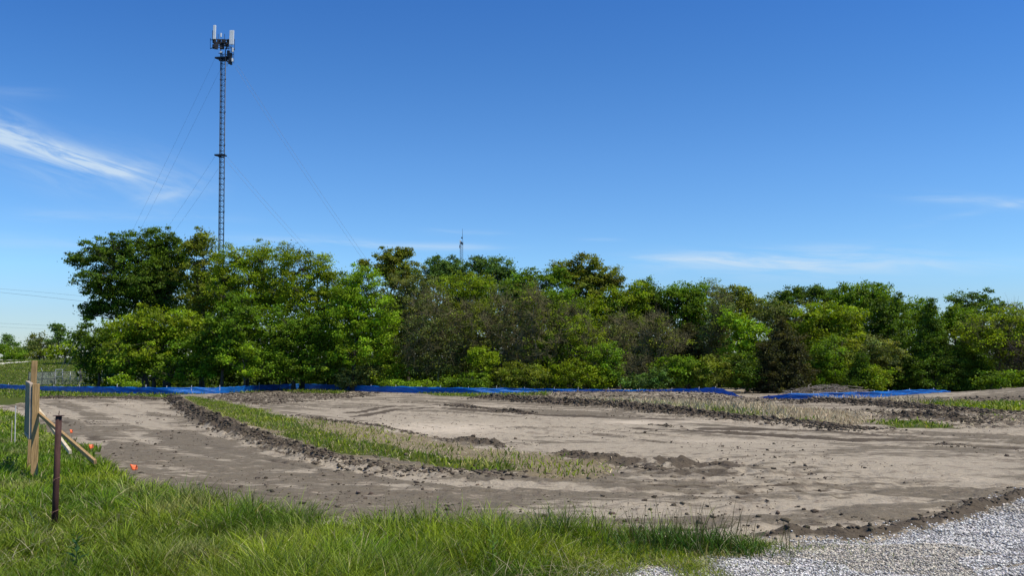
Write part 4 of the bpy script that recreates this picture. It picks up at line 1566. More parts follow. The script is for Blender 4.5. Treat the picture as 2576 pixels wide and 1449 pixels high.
def cedar(label, d, cx, top, bot, rw, cname, spire=0.0):
    lobes = []
    n = 9
    for i in range(n):
        t = i / (n - 1)
        y = top + (bot - top) * (0.06 + 0.94 * t)
        w = rw * (0.12 + 0.88 * min(1, t * 1.5) ** 0.8) * random.uniform(0.86, 1.1)
        lobes.append((cx + random.uniform(-0.12, 0.12) * w, y, w, (bot - top) / n * 0.8))
    if spire:
        lobes.append((cx, top - spire * 0.4, 5, spire))
    return L("cedar_tree", label, "tree", cname, d, lobes, cx, 0.18, dens=1.25, leaf=0.17, clump=0.4, per=48, group=TG, upb=0.15, topf=0.93)


cedar("brownish dark cone shaped cedar standing in front of the wood left of the brush pile", 80, 1968, 800, 978, 76, 'cedar')
cedar("dark cedar with a thin spire top near the right edge", 86, 2342, 775, 985, 70, 'dark', 20)
cedar("rusty brown cedar half hidden behind the bare thicket right of centre", 91, 1735, 815, 930, 50, 'cedar')
cedar("small dark green cedar at the foot of the wood behind the brush pile", 79, 2165, 890, 985, 30, 'dark')
cedar("dark cedar filling the deep shade left of the spired cedar", 88, 2255, 850, 985, 60, 'dark')
cedar("dark cedar filling the deep shade right of the spired cedar", 87, 2430, 850, 985, 66, 'dark')

# --- bare thicket in the middle
for lab, d, lobes, tr, nt2, lc, ld in [
    ("wide grey bare tree with drooping lower branches, leftmost of the bare thicket", 86,
     [(1085, 810, 70, 90), (1060, 890, 60, 55), (1140, 880, 60, 60)], 1105, 620, 'grey', 0.35),
    ("bare tree with a pale crooked trunk, second in the bare thicket", 87, [(1190, 830, 60, 90), (1180, 900, 50, 50)], 1185, 480, 'olive', 0.3),
    ("slender upright bare tree, third in the bare thicket", 88, [(1260, 820, 50, 100), (1260, 910, 50, 50)], 1262, 480, 'grey', 0.2),
    ("tall fan shaped bare tree reaching highest in the bare thicket", 85, [(1340, 780, 50, 80), (1350, 860, 70, 60), (1310, 920, 50, 45)],
     1350, 560, None, 0),
    ("spreading half bare tree with olive leaf haze at the right of the thicket", 86, [(1440, 830, 62, 80), (1480, 880, 52, 60), (1400, 900, 50, 55)],
     1430, 560, 'yel', 0.35),
    ("dark bare tree in front of the yellow green tree right of centre", 89, [(1560, 850, 50, 70), (1580, 910, 50, 45)], 1565, 420, 'grey', 0.2),
    ("grey bare tree with flat spreading twigs in front of the rusty cedar", 84, [(1650, 830, 52, 50), (1690, 860, 52, 34), (1640, 890, 50, 50)],
     1652, 460, None, 0),
    ("small bare tree fanning out beside the wall of shrubs", 83, [(1610, 930, 40, 35), (1560, 945, 30, 26)], 1590, 220, 'grey', 0.2),
]:
    bare("bare_tree", lab, d, lobes, tr, 0.15, nt2, tmat=BARKP if 'pale' in lab or 'slender' in lab or 'fanning' in lab or 'tall' in lab else None, leafc=lc, ldens=ld, group=TG, tr_=0.022)

# --- shrubs along the foot of the wood
SG = "shrubs along the foot of the wood"
for lab, d, col, lobes in [
    ("small yellow green shrub at the right foot of the left clump", 86, 'yel', [(995, 930, 30, 28), (960, 955, 30, 18)]),
    ("low bright green shrub left of the drooping bare tree", 84, 'lime', [(1010, 968, 50, 9), (1070, 970, 40, 8)]),
    ("pale grey green shrub under the drooping bare tree", 87, 'grey', [(940, 945, 45, 26), (880, 955, 40, 22)]),
    ("light green shrub with drooping sprays in the bare thicket", 83, 'yel', [(1220, 905, 26, 34), (1195, 890, 20, 20)]),
    ("low green shrub at the foot of the slender bare tree", 82, 'mid', [(1140, 965, 36, 16), (1200, 962, 40, 20)]),
    ("rounded olive shrub near the centre behind the blue fence", 82, 'olive', [(1300, 945, 52, 32), (1350, 955, 40, 24)]),
    ("bright green narrow shrub climbing between bare trunks", 86, 'mid', [(1375, 860, 26, 50), (1390, 920, 34, 40)]),
    ("green shrub at the foot of the half bare olive tree", 82, 'yel', [(1440, 945, 50, 34), (1500, 950, 40, 30)]),
    ("light green shrub with arching sprays right of the thicket", 83, 'mid', [(1520, 905, 42, 40), (1550, 950, 40, 30)]),
    ("bluish green shrub below the grey bare tree", 80, 'blue', [(1610, 960, 42, 24), (1660, 955, 36, 24)]),
    ("big rounded green shrub in the wall of shrubs right of centre", 81, 'mid', [(1700, 935, 48, 38), (1745, 930, 46, 38)]),
    ("olive green shrub next to the big rounded shrub", 80, 'olive', [(1790, 940, 46, 40), (1830, 930, 36, 36)]),
    ("dark green shrub under the bright lime tree", 80, 'dark', [(1860, 930, 42, 42), (1880, 960, 34, 26)]),
    ("light green shrub under the grey bare tree", 85, 'grey', [(1660, 905, 36, 24), (1620, 890, 26, 18)]),
    ("sparse light green shrub right of the brown cedar", 82, 'mid', [(2080, 900, 42, 48), (2060, 950, 40, 34)]),
    ("sparse olive shrub behind the brush pile", 84, 'olive', [(2130, 905, 40, 50), (2100, 950, 40, 30)]),
    ("yellow green shrub right of the brush pile", 78, 'yel', [(2215, 950, 36, 26), (2190, 970, 30, 14)]),
    ("pale green shrub in front of the dense dark tree", 86, 'grey', [(2200, 880, 40, 36), (2240, 900, 36, 36)]),
    ("round green shrub behind the mound near the right edge", 76, 'mid', [(2495, 955, 34, 26)]),
    ("round green shrub at the very right edge behind the mound", 76, 'mid', [(2560, 955, 38, 26), (2610, 955, 34, 28)]),
    ("lime green sprig of shrub poking out above the left end of the blue fence", 84, 'lime', [(300, 957, 24, 9), (335, 965, 18, 7)]),
]:
    L("shrub", lab, "shrub", col, d, lobes, None, 0.05, dens=0.9, leaf=0.2, clump=0.42, per=40, group=SG)

# --- far left trees on the rise
FG = "distant trees on the rise at the far left"
for lab, d, col, lobes, tr in [
    ("distant spindly tree with a tufted top left of the wood", 185, 'blue', [(140, 822, 12, 9), (148, 835, 14, 10), (150, 855, 26, 16)], 146),
    ("distant pale olive rounded tree left of the tufted tree", 195, 'grey', [(100, 862, 24, 22), (85, 870, 18, 20), (125, 866, 16, 18)], 100),
    ("distant yellow green tree next to the wood", 165, 'yel', [(165, 880, 30, 20), (140, 890, 20, 14), (185, 895, 22, 14)], 165),
    ("distant small tree with a flat tufted head at the left edge of the picture", 230, 'blue', [(18, 850, 12, 6), (15, 862, 14, 8), (34, 868, 14, 7)], 18),
    ("distant dark tree in the dip between the pale tree and the left edge", 250, 'dark', [(70, 880, 22, 10), (50, 885, 20, 10)], 62),
    ("distant green tree behind the gravel pad at the left edge", 215, 'mid', [(-10, 880, 30, 16), (25, 886, 30, 14)], 10),
    ("distant green bush behind the right end of the gravel pad", 205, 'mid', [(60, 893, 22, 11), (30, 896, 24, 9)], 50),
    ("distant dull tree left of the chain link fence with a leaning dead limb", 190, 'olive', [(118, 888, 20, 14), (95, 893, 18, 12)], 112),
    ("dark tree top peeping out left of the wood", 130, 'dark', [(195, 842, 16, 12), (205, 860, 20, 20)], 205),
    ("distant tree beyond the left edge of the picture", 210, 'mid', [(-80, 870, 40, 28), (-140, 880, 50, 24)], -90),
]:
    L("leafy_tree", lab, "tree", col, d, lobes, tr, 0.2, dens=0.8, leaf=0.42, clump=0.9, per=34, group=FG)

# ------------------------------------------------------------------ brush pile
c = G(2070, 992)
bp = empty("brush_pile", (c[0], 66, float(base_z(c[0], 66))))
tag(bp, "heap of cut grey branches behind the right hand blue fence", "brush pile")
segs = []
for i in range(170):
    t = rng.random()
    x = P(1975 + 215 * t, 985, 66)[0]
    y = 66 + rng.normal() * 0.8
    hmax = 0.6 * math.sin(math.pi * min(1, max(0, (t * 1.05)))) + 0.15
    z0 = float(base_z(x, y)) + random.uniform(0.0, hmax)
    a = random.uniform(0, 6.283)
    Ln = random.uniform(0.6, 1.9)
    p0 = np.array([x - math.cos(a) * Ln / 2, y - math.sin(a) * Ln * 0.3, z0 + random.uniform(-0.1, 0.15)])
    p1 = np.array([x + math.cos(a) * Ln / 2, y + math.sin(a) * Ln * 0.3, z0 + random.uniform(-0.1, 0.3)])
    r_ = random.uniform(0.012, 0.035)
    path(segs, p0, p1, r_, r_ * 0.5, 4, 0.07, 0.08)
v, q = tubes(segs, 4)
_b = nmesh("branches", v, [q], simple("dead_wood", (0.24, 0.20, 0.165), 0.9, 0, 0.4, 5), bp)
_b["kind"] = "stuff"


# ------------------------------------------------------------------ blue silt fences
def silt(pts, label, stakes, seed):
    """pts: (px, depth, height)"""
    pts = np.array(pts, float)
    tt = np.concatenate([[0], np.cumsum(np.abs(np.diff(pts[:, 0])))])
    n = int(tt[-1] / 3)
    t = np.linspace(0, tt[-1], n)
    px = np.interp(t, tt, pts[:, 0])
    dd = np.interp(t, tt, pts[:, 1])
    kk = np.ones(15) / 15
    dd = np.convolve(np.pad(dd, 7, mode='edge'), kk, 'valid')
    hh = np.interp(t, tt, pts[:, 2])
    x = (px - 1288) / F * dd * 1.0
    # exact tangent at ground level
    x = np.array([P(a, 985, b)[0] for a, b in zip(px, dd)])
    y = dd
    s = np.concatenate([[0], np.cumsum(np.hypot(np.diff(x), np.diff(y)))])
    zb = base_z(x, y) - 0.02
    hh = hh * 1.18
    sagp = 2.4
    rows = 9
    V = []
    for r in range(rows):
        f = r / (rows - 1)
        wr = 0.05 * (vn(s, np.full(n, f * 3.0), 0.9, seed) - 0.5) * 2 * (0.3 + f)
        wr2 = 0.022 * np.sin(s * 1.7 + f * 9 + 4 * vn(s, s * 0, 0.5, seed))
        top = hh - 0.05 * np.abs(np.sin(s * math.pi / sagp)) - 0.05 * vn(s, s * 0, 0.6, seed + 2)
        V.append(np.stack([x, y + wr + wr2, zb + f * np.maximum(top, 0.02)], -1))
    V = np.vstack(V)
    i = np.arange(rows - 1)[:, None] * n
    j = np.arange(n - 1)[None]
    Q = np.stack([i + j, i + j + 1, i + n + j + 1, i + n + j], -1).reshape(-1, 4)
    m = n // 2
    root = empty("silt_fence", (x[m], y[m], zb[m]))
    tag(root, label, "silt fence")
    fb = nmesh("fabric", V, [Q], FABRIC, root, smooth=True)
    sm = fb.modifiers.new("thickness", 'SOLIDIFY')
    sm.thickness = 0.004
    for sp_ in stakes:
        px_, extra = sp_
        d_ = float(np.interp((px_ - px[0]) * np.sign(px[-1] - px[0]), np.abs(px - px[0]), dd))
        h_ = float(np.interp(abs(px_ - px[0]), np.abs(px - px[0]), hh))
        xx = P(px_, 985, d_)[0]
        z0 = float(base_z(xx, d_))
        b = MB()
        ln = random.uniform(-0.03, 0.03)
        b.bar((xx, d_ + 0.07, z0 - 0.1), (xx + ln, d_ + 0.07, z0 + h_ + extra), 0.045, 0.045, (0, 1, 0))
        b.build("stake", STAKE, root)
    return root


silt([(-120, 103, 0.52), (0, 97, 0.52), (100, 88, 0.50), (200, 80, 0.58), (280, 76, 0.60), (430, 73, 0.58), (560, 76, 0.56), (650, 88, 0.60),
      (750, 95, 0.62), (870, 88, 0.62), (1000, 81, 0.58), (1100, 78, 0.56), (1200, 76, 0.54), (1370, 80, 0.5), (1600, 78, 0.46),
      (1750, 72, 0.50), (1800, 66, 0.46), (1840, 62, 0.32), (1876, 59, 0.03)],
     "long blue silt fence from the left edge to the gap before the wood",
     [(20, 0.1), (68, 0.12), (134, 0.14), (199, 0.16), (293, 0.2), (365, 0.16), (418, 0.08), (480, 0.1), (552, 0.12), (651, 0.2), (705, 0.24),
      (755, 0.1), (820, 0.06), (872, 0.12), (933, 0.06), (995, 0.1), (1060, 0.06), (1108, 0.12), (1178, 0.06), (1249, 0.16), (1320, 0.08),
      (1395, 0.1), (1455, 0.12), (1530, 0.08), (1610, 0.06), (1690, 0.06), (1760, 0.05), (1800, 0.03)], 3)
silt([(1903, 61, 0.03), (1925, 58, 0.2), (1960, 56.5, 0.36), (1990, 56, 0.43), (2050, 56, 0.44), (2120, 57, 0.44), (2200, 58, 0.42), (2280, 61, 0.38),
      (2340, 64, 0.34), (2392, 67, 0.2)],
     "shorter blue silt fence right of the gap, running behind the mound",
     [(1992, 0.1), (2048, 0.02), (2105, 0.03), (2155, 0.03), (2200, 0.02), (2237, 0.03), (2290, 0.03), (2350, 0.05)], 9)


# ------------------------------------------------------------------ cell mast
def mast():
    d = 115.0
    k = d / F
    bot = P(554.5, 960, d)
    bot[2] = float(base_z(bot[0], d))
    top = P(563, 97, d)
    root = empty("lattice_mast", bot)
    tag(root, "tall grey guyed lattice mast topped with white panel antennas", "mast")
    H = top[2] - bot[2]
    ax = top - bot

    def at(z, dx=0.0, dy=0.0):
        f = (z - bot[2]) / H
        return bot + ax * f + np.array([dx, dy, 0])
    W = 0.80
    offs = [(-W / 2, -0.12), (W / 2, -0.30), (0.05, 0.55)]
    for i, (ox, oy) in enumerate(offs):
        m = MB()
        m.tube([at(bot[2], ox, oy), at(top[2] - 1.5, ox, oy)], 0.062 if i == 0 else 0.05, 6)
        m.build("leg", STEELD if i == 0 else STEEL, root, smooth=True)  # left leg gets the darker steel: its shaded look put into the colour
    br = MB()
    z = bot[2] + 0.4
    bay = 0.83
    nb = 0
    while z + bay < top[2] - 1.5:
        for a, b in ((0, 1), (1, 2), (2, 0)):
            pa, pb = offs[a], offs[b]
            br.tube([at(z, *pa), at(z, *pb)], 0.036, 4, False)
            if nb % 2 == 0:
                br.tube([at(z, *pa), at(z + bay, *pb)], 0.02, 3, False)
                if a == 0:
                    br.tube([at(z, *pb), at(z + bay, *pa)], 0.013, 3, False)
            else:
                br.tube([at(z + bay, *pa), at(z, *pb)], 0.02, 3, False)
        if nb % 6 == 0:
            for pa in offs:
                br.tube([at(z - 0.06, *pa), at(z + 0.06, *pa)], 0.10, 6)
        z += bay
        nb += 1
    br.build("bracing", STEELD, root)
    ca = MB()
    ca.tube([at(bot[2], -0.28, -0.1), at(top[2] - 2, -0.28, -0.1)], 0.035, 5)
    ca.tube([at(bot[2], -0.2, -0.02), at(top[2] - 2, -0.2, -0.02)], 0.03, 5)
    ca.build("feeder_cable", STEELD, root)

    def p(px, py, dy=0.0):
        q = P(px, py, d)
        q[1] += dy
        return q
    # guy brackets
    for (xl, xr, yt, yb) in ((540, 568, 388, 396), (541, 567, 143, 153)):
        g = MB()
        zt, zb = p(550, yt)[2], p(550, yb)[2]
        a = p(xl, yt)
        b = p(xr, yt)
        for s in (-0.35, 0.45):
            g.bar((a[0], d + s * 0.2, zt - 0.08), (b[0], d + s, zt - 0.1), 0.1, 0.2)
        g.bar((a[0] + 0.1, d, zt - 0.15), (b[0] - 0.2, d, zb), 0.09, 0.14)
        g.bar((a[0] + 0.6, d, zb + 0.12), (b[0] - 0.1, d - 0.1, zb), 0.08, 0.16)
        g.bar((b[0] - 0.15, d - 0.3, zb - 0.1), (b[0], d - 0.3, zt - 0.05), 0.14, 0.14)
        g.build("guy_bracket", STEELD, root)
    # head frame
    h = MB()
    t = 0.06
    for (x0, y0, x1, y1, s0, s1) in [
        (541, 104, 560, 98, -0.9, 0), (541, 122, 562, 120, -0.9, 0), (560, 98, 583, 104, 0, -0.6), (560, 113, 584, 119, 0, -0.6),
        (583, 104, 568, 122, -0.6, 0.2), (555, 96, 572, 108, 0.3, 0.3), (550, 96, 556, 122, 0.2, 0.2), (560, 94, 568, 118, 0.6, 0.3),
        (545, 108, 566, 112, 0.8, 0.4), (534, 103, 545, 106, -0.6, -0.9), (534, 125, 545, 122, -0.6, -0.9), (546, 100, 572, 100, 1.0, 1.0),
        (584, 122, 592, 126, -0.6, -0.4), (566, 121, 584, 123, 0.1, -0.6), (575, 104, 592, 102, -0.3, -0.4),
        (556, 108, 574, 96, -0.2, 0.2), (552, 118, 576, 106, 0.5, 0.1)]:
        h.tube([p(x0, y0, s0), p(x1, y1, s1)], t, 5)
    for x0, y0, y1, s in [(533, 99, 126, -0.6), (592.5, 100, 128, -0.4), (564, 83, 112, 0.2), (546, 98, 130, -0.9), (552, 88, 124, -0.5),
                          (587, 80, 135, -0.6), (572, 96, 124, 0.6), (541, 82, 106, -1.0)]:
        h.tube([p(x0, y0, s), p(x0, y1, s)], 0.035, 5)
    h.build("antenna_frame", STEELD, root)
    h = MB()
    for (x0, y0, x1, y1, s0, s1) in [(562, 137, 590, 137, 0, -0.3), (566, 149, 588, 141, 0, -0.3), (566, 150, 580, 160, 0, -0.3),
                                     (570, 140, 582, 152, 0, -0.3), (574, 156, 584, 140, -0.2, -0.2), (552, 135, 562, 137, -0.4, 0)]:
        h.tube([p(x0, y0, s0), p(x1, y1, s1)], 0.05, 5)
    for x0, y0, y1 in [(583, 122, 166), (577, 132, 160), (573, 150, 168), (590, 122, 160)]:
        h.tube([p(x0, y0, -0.3), p(x0, y1, -0.3)], 0.035, 5)
    h.build("lower_frame", STEELD, root)
    # panels
    for x0, x1, y0, y1, s, dark, yaw in [(543.6, 549.2, 70, 105, -1.1, False, 0.5), (583.4, 593.0, 81.5, 116.5, -0.9, False, 0.1),
                                         (540.5, 543.4, 88, 98, -0.8, False, 0.3), (552.5, 555.5, 80, 90, 0.3, False, 0.2),
                                         (586.2, 589.8, 122.5, 133, -0.5, False, 0.0), (585.5, 589.2, 149, 157, -0.5, False, 0.0),
                                         (555.5, 563, 131, 134.5, -0.4, False, 0.2)]:
        m = MB()
        a, b = p(x0, y0, s), p(x1, y1, s)
        wv = b[0] - a[0]
        c_ = (a + b) / 2
        m.box(c_, wv, 0.16, a[2] - b[2], 0)
        if wv > 0.5:
            m.box(c_ + np.array([-0.02, -0.085, 0]), 0.03, 0.02, a[2] - b[2] - 0.1, 0)
        m.build("panel_antenna", RADOME, root, bevel=0.03)
        m = MB()
        m.box(c_ + np.array([0.0, 0.14, 0]), wv * 0.6, 0.1, (a[2] - b[2]) * 0.8, 0)
        m.build("mounting_plate", STEELD, root)
    # radio boxes
    for x0, y0, w_, h_, s in [(543, 104, 0.4, 0.7, -0.6), (546, 114, 0.5, 0.6, -0.5), (542, 120, 0.35, 0.5, -0.6), (551, 104, 0.45, 0.6, 0),
                              (556, 110, 0.5, 0.5, 0.4), (561, 101, 0.5, 0.5, 0.3), (568, 108, 0.4, 0.5, 0.4), (576, 103, 0.4, 0.3, -0.2),
                              (549, 122, 0.3, 0.5, -0.7), (576, 136, 0.35, 0.8, -0.2), (581, 143, 0.4, 0.9, -0.2), (579, 155, 0.35, 0.6, -0.2),
                              (572, 144, 0.5, 0.4, 0.1), (564, 146, 0.7, 0.5, 0.2), (558, 118, 0.5, 0.35, 0.1), (583, 158, 0.3, 0.5, -0.3)]:
        m = MB()
        m.box(p(x0, y0, s), w_ * 1.2, 0.3, h_ * 1.25, 0.2)
        m.build("radio_unit", STEELD, root, bevel=0.02)
    # guys
    LA = P(143, 955, 124.0)
    LA[2] = float(base_z(LA[0], 124.0)) + 0.9
    LB = P(152, 955, 122.0)
    LB[2] = float(base_z(LB[0], 122.0)) + 0.9
    for (x0, y0, x1, y1, A) in [(541, 145, 355, 578, LA), (553, 176, 368, 580, LB), (540, 394, 430, 578, LA), (549, 424, 458, 578, LB)]:
        s = p(x0, y0)
        # hanging curve through the point seen against the sky
        f_ = 0.5
        pts = []
        e = A
        # depth runs evenly from the mast to the anchor
        mid = None
        n = 14
        fx = (s[0] / s[1] - (x1 - 1288) / F) / (s[0] / s[1] - e[0] / e[1])
        for i in range(n + 1):
            t = i / n
            q = s + (e - s) * t
            pts.append(q)
        # sag so that it passes below the straight line
        for i, q in enumerate(pts):
            t = i / n
            q[2] -= 4 * 0.9 * t * (1 - t)
        m = MB()
        m.tube(pts, 0.0115, 4, False)
        m.build("guy_wire", WIRE, root)
    for (x0, y0, x1, y1) in [(590, 165, 932, 640), (596, 160, 942, 640), (571, 393, 795, 612), (569, 404, 782, 612)]:
        s = p(x0, y0)
        a2 = (x1 - x0) / (y1 - y0)
        xe, ye = x1 + a2 * (975 - y1) * 0.86, 975
        e = P(xe, ye, 116)
        e[2] = float(base_z(e[0], 116)) + 0.4
        m = MB()
        n = 14
        m.tube([s + (e - s) * (i / n) - np.array([0, 0, 4 * 1.1 * (i / n) * (1 - i / n)]) for i in range(n + 1)], 0.0115, 4, False)
        m.build("guy_wire", WIRE, root)
    return LA, LB


LA, LB = mast()

# guy anchor frame near the chain link fence, with its bundles of lower cables
an = empty("guy_anchor", (LA[0], 124, float(base_z(LA[0], 124))))
tag(an, "pale steel guy anchor with paired cables in front of the chain link fence", "guy anchor")
m = MB()
for xa, xb, ya, yb in [(140, 157, 930, 930), (140, 140, 930, 966), (157, 157, 930, 966), (140, 157, 948, 948)]:
    m.tube([P(xa, ya, 123), P(xb, yb, 123)], 0.05, 6)
m.build("anchor_frame", WIREL, an)
for xa, ya, xb, yb in [(192, 848, 139, 952), (194, 848, 141, 952), (203, 866, 145, 952), (205, 868, 147, 952)]:
    m = MB()
    m.tube([P(xb, yb, 122.5), P(xa, ya, 113.0)], 0.025, 4)
    m.build("cable", WIREL, an)

# small distant mast
d = 300.0
b = P(1161, 930, d)
dm = empty("lattice_mast", b)
tag(dm, "small distant mast with a long whip aerial peeping over the treetops", "mast")
m = MB()
for x in (1157.5, 1160, 1164.2):
    m.tube([P(x, 930, d), P(x, 606, d)], 0.085, 5)
for y in range(606, 925, 6):
    m.tube([P(1157.5, y, d), P(1164.2, y + 6, d)], 0.04, 4)
m.build("leg", STEEL, dm)
m = MB()
m.tube([P(1163.7, 604, d), P(1163.2, 575, d)], [0.09, 0.04], 5)
m.build("whip_aerial", STEELD, dm)
for x, y, w_, h_ in [(1160.5, 611, 0.6, 0.9), (1162, 598, 0.6, 0.5), (1157, 620, 0.4, 1.2), (1164, 613, 0.4, 0.8)]:
    m = MB()
    m.box(P(x, y, d), w_, 0.4, h_)
    m.build("antenna", STEELD, dm, bevel=0.03)
m = MB()
m.box(P(1157.8, 608, d), 0.45, 0.3, 1.3)
m.build("panel_antenna", RADOME, dm, bevel=0.03)

# power lines at the far left
PL = "overhead power lines at the far left"
for lab, y0, y1, r_ in [("topmost thin power line crossing the sky at the far left", 726, 745, 0.022), ("second power line from the top at the far left", 735, 758, 0.03),
                        ("third power line down at the far left", 813, 824, 0.02), ("lowest power line at the far left just above the distant trees", 822, 834, 0.016)]:
    m = MB()
    m.tube([P(-900 + i * 110, y0 + (y1 - y0) * ((-900 + i * 110) / 215.0) + 0.000045 * ((-900 + i * 110) - 100) ** 2, 240) for i in range(14)], r_, 4)
    o = m.build("power_line", WIRE)
    tag(o, lab, "power line", PL)

# ------------------------------------------------------------------ chain link fence
cf = empty("chain_link_fence", (P(137, 960, 124)[0], 124, float(base_z(P(137, 960, 124)[0], 124))))
tag(cf, "grey chain link fence round the mast enclosure at the left edge of the wood", "fence")
A0, A1, A2 = P(71.5, 960, 112), P(137, 960, 120), P(215, 960, 121)
A2b = P(330, 960, 122)


def cl_run(a, b, n, dark):
    pts = [a + (b - a) * i / n for i in range(n + 1)]
    for q in pts:
        q[2] = float(base_z(q[0], q[1]))
    hh = 1.95
    for q in pts:
        m = MB()
        m.tube([q - np.array([0, 0, 0.1]), q + np.array([0, 0, hh + 0.05])], 0.05, 6)
        m.build("post", STEELD if dark else CHAIN, cf, smooth=True)
    rl = MB()
    for z in (hh, hh * 0.47, 0.1):
        rl.tube([q + np.array([0, 0, z]) for q in pts], 0.032, 5)
    rl.build("rail", CHAIN if not dark else STEEL, cf)
    # woven wire
    w = []
    L_ = np.linalg.norm(pts[-1] - pts[0])
    st = 0.16
    nn = int(L_ / st)
    for i in range(-int(hh / st), nn):
        for sg in (1, -1):
            s0, z0, s1, z1 = i * st, 0.0, i * st + hh, hh
            if s0 < 0:
                z0 = -s0
                s0 = 0
            if s1 > L_:
                z1 -= s1 - L_
                s1 = L_
            if z1 <= z0:
                continue
            if sg < 0:
                s0, s1 = L_ - s0, L_ - s1
            pa = pts[0] + (pts[-1] - pts[0]) * (s0 / L_)
            pb = pts[0] + (pts[-1] - pts[0]) * (s1 / L_)
            w.append((pa + [0, 0, z0], pb + [0, 0, z1], 0.011, 0.011))
    v, q = tubes(w, 3)
    nmesh("wire_mesh", v, [q], CHAIN, cf)


cl_run(A0, A1, 2, True)
cl_run(A1, A2, 4, False)
cl_run(A2, A2b, 4, False)
# far side of the enclosure, seen through the mesh
B1 = A2b + np.array([4, 14, 0])
cl_run(A0 + np.array([3.0, 14.0, 0]), B1, 6, False)
m = MB()
q = P(106, 948, 117)
m.tube([P(107, 935, 117), P(103, 926, 117)], 0.03, 5)
m.build("barbed_arm", WIREL, cf)

# ------------------------------------------------------------------ wooden sign seen from its edge
nb_ = np.array([*G(87, 1212), 0.0])
fb_ = np.array([*G(75, 1192), 0.0])
nb_[2] = float(base_z(nb_[0], nb_[1]))
fb_[2] = float(base_z(fb_[0], fb_[1]))
sg = empty("wooden_sign", nb_)
tag(sg, "wooden sign seen edge on, with lumber posts and diagonal braces in the left grass", "sign")
dn, df = nb_[1], fb_[1]
m = MB()
tn = P(91, 966, dn)
m.bar(nb_ - [0, 0, 0.3], tn, 0.10, 0.09, (0.5, -0.85, 0))
m.build("post", LUMBER, sg, bevel=0.004)
m = MB()
tf = P(87, 908, df)
m.bar(fb_ - [0, 0, 0.3], tf, 0.085, 0.05, (0.35, -0.9, 0))
m.build("post", LUMBER, sg, bevel=0.004)
# board: near edge x 76..84, far edge about x 67
n0, n1 = P(78.5, 968, dn - 0.02), P(76.5, 1103, dn - 0.02)
f0, f1 = P(68.5, 962, dn + 0.85), P(65, 1090, dn + 0.85)
dirb = (f0 - n0) / np.linalg.norm(f0 - n0)
nrm_ = np.cross(dirb, [0, 0, 1.0])
nrm_ /= np.linalg.norm(nrm_)


def quadslab(name, a, b, c, d_, th, off, mat, bev=0.003):
    m = MB()
    vs = [np.array(q) + nrm_ * (off + s * th / 2) for s in (-1, 1) for q in (a, b, c, d_)]
    m.add(vs, [(3, 2, 1, 0), (4, 5, 6, 7), (0, 1, 5, 4), (1, 2, 6, 5), (2, 3, 7, 6), (3, 0, 4, 7)])
    return m.build(name, mat, sg, bevel=bev)


quadslab("board", n0 + dirb * 0.02, n1 + dirb * 0.02, f1, f0, 0.02, -0.005, BOARD)
m = MB()
m.bar(n0 + [0, 0, 0.01], n1 - [0, 0, 0.01], 0.055, 0.045, nrm_)
m.bar(f0, f1, 0.05, 0.045, nrm_)
m.bar(n0 + [0, 0, 0.0], f0 + [0, 0, 0.0], 0.05, 0.05)
m.bar(n1, f1, 0.045, 0.045)
m.build("frame", PAINTW, sg, bevel=0.003)
for (x0, y0, dd0, x1, y1, hh) in [(97, 1040, dn + 0.03, 222, 1148, 0.06), (90, 1022, df + 0.1, 166, 1124, 0.06)]:
    a = P(x0, y0, dd0)
    gx, gy = G(x1, y1)
    # foot a little above the ground where the grass swallows it
    ray = P(x1, y1, 1.0) - np.array([0, 0, CAMZ])
    tt = (CAMZ - hh) / (-ray[2] + 0.023)
    e = np.array([0, 0, CAMZ]) + ray * tt
    e2 = e + (e - a) / np.linalg.norm(e - a) * 0.3
    m = MB()
    m.bar(a, e2, 0.038, 0.058, (0.1, -0.3, 1))
    m.build("brace", LUMBER if x1 > 200 else LUMBER2, sg, bevel=0.003)
m = MB()
m.bar(P(84, 1096, dn + 0.02), P(80, 1093, dn + 0.4), 0.06, 0.04)
m.build("ledge", LUMBER2, sg, bevel=0.003)

# ------------------------------------------------------------------ rusty pipe post
gx, gy = G(137, 1338)
b = np.array([gx, gy, float(base_z(gx, gy))])
t = P(148, 1047, gy)
rp = empty("rusty_post", b)
tag(rp, "rusty brown steel pipe post with a small cap plate in the left foreground grass", "post")
m = MB()
ax = (t - b)
rad = 0.031
m.tube([b - [0, 0, 0.2], b + ax * 0.5, t], rad, 20)
m.build("pipe", RUST, rp, smooth=True)
m = MB()
m.box(t + [0, 0, 0.003], 0.092, 0.085, 0.006, 0.25)
m.build("cap_plate", RUST, rp, bevel=0.001)
m = MB()
m.tube([t, t + [0.002, 0, 0.055]], 0.004, 8)
m.build("bolt", RUST, rp)
for f_ in (0.455, 0.175):
    m = MB()
    q = b + ax * f_
    pts = [q + np.array([math.cos(a_) * (rad + 0.003), math.sin(a_) * (rad + 0.003), 0.012 * math.sin(a_ * 1.0 + 1.2)]) for a_ in np.linspace(0, 6.283, 18)]
    m.tube(pts, 0.0035, 5)
    q2 = q + np.array([-0.012, -rad - 0.004, 0])
    m.tube([q2 + [0.02, 0, 0.0], q2 + [0.004, -0.006, -0.02], q2 + [-0.012, -0.002, -0.05]], 0.003, 5)
    m.build("wire_tie", simple("rust_wire", (0.24, 0.13, 0.09), 0.7, 0.2, 0.2, 20), rp)

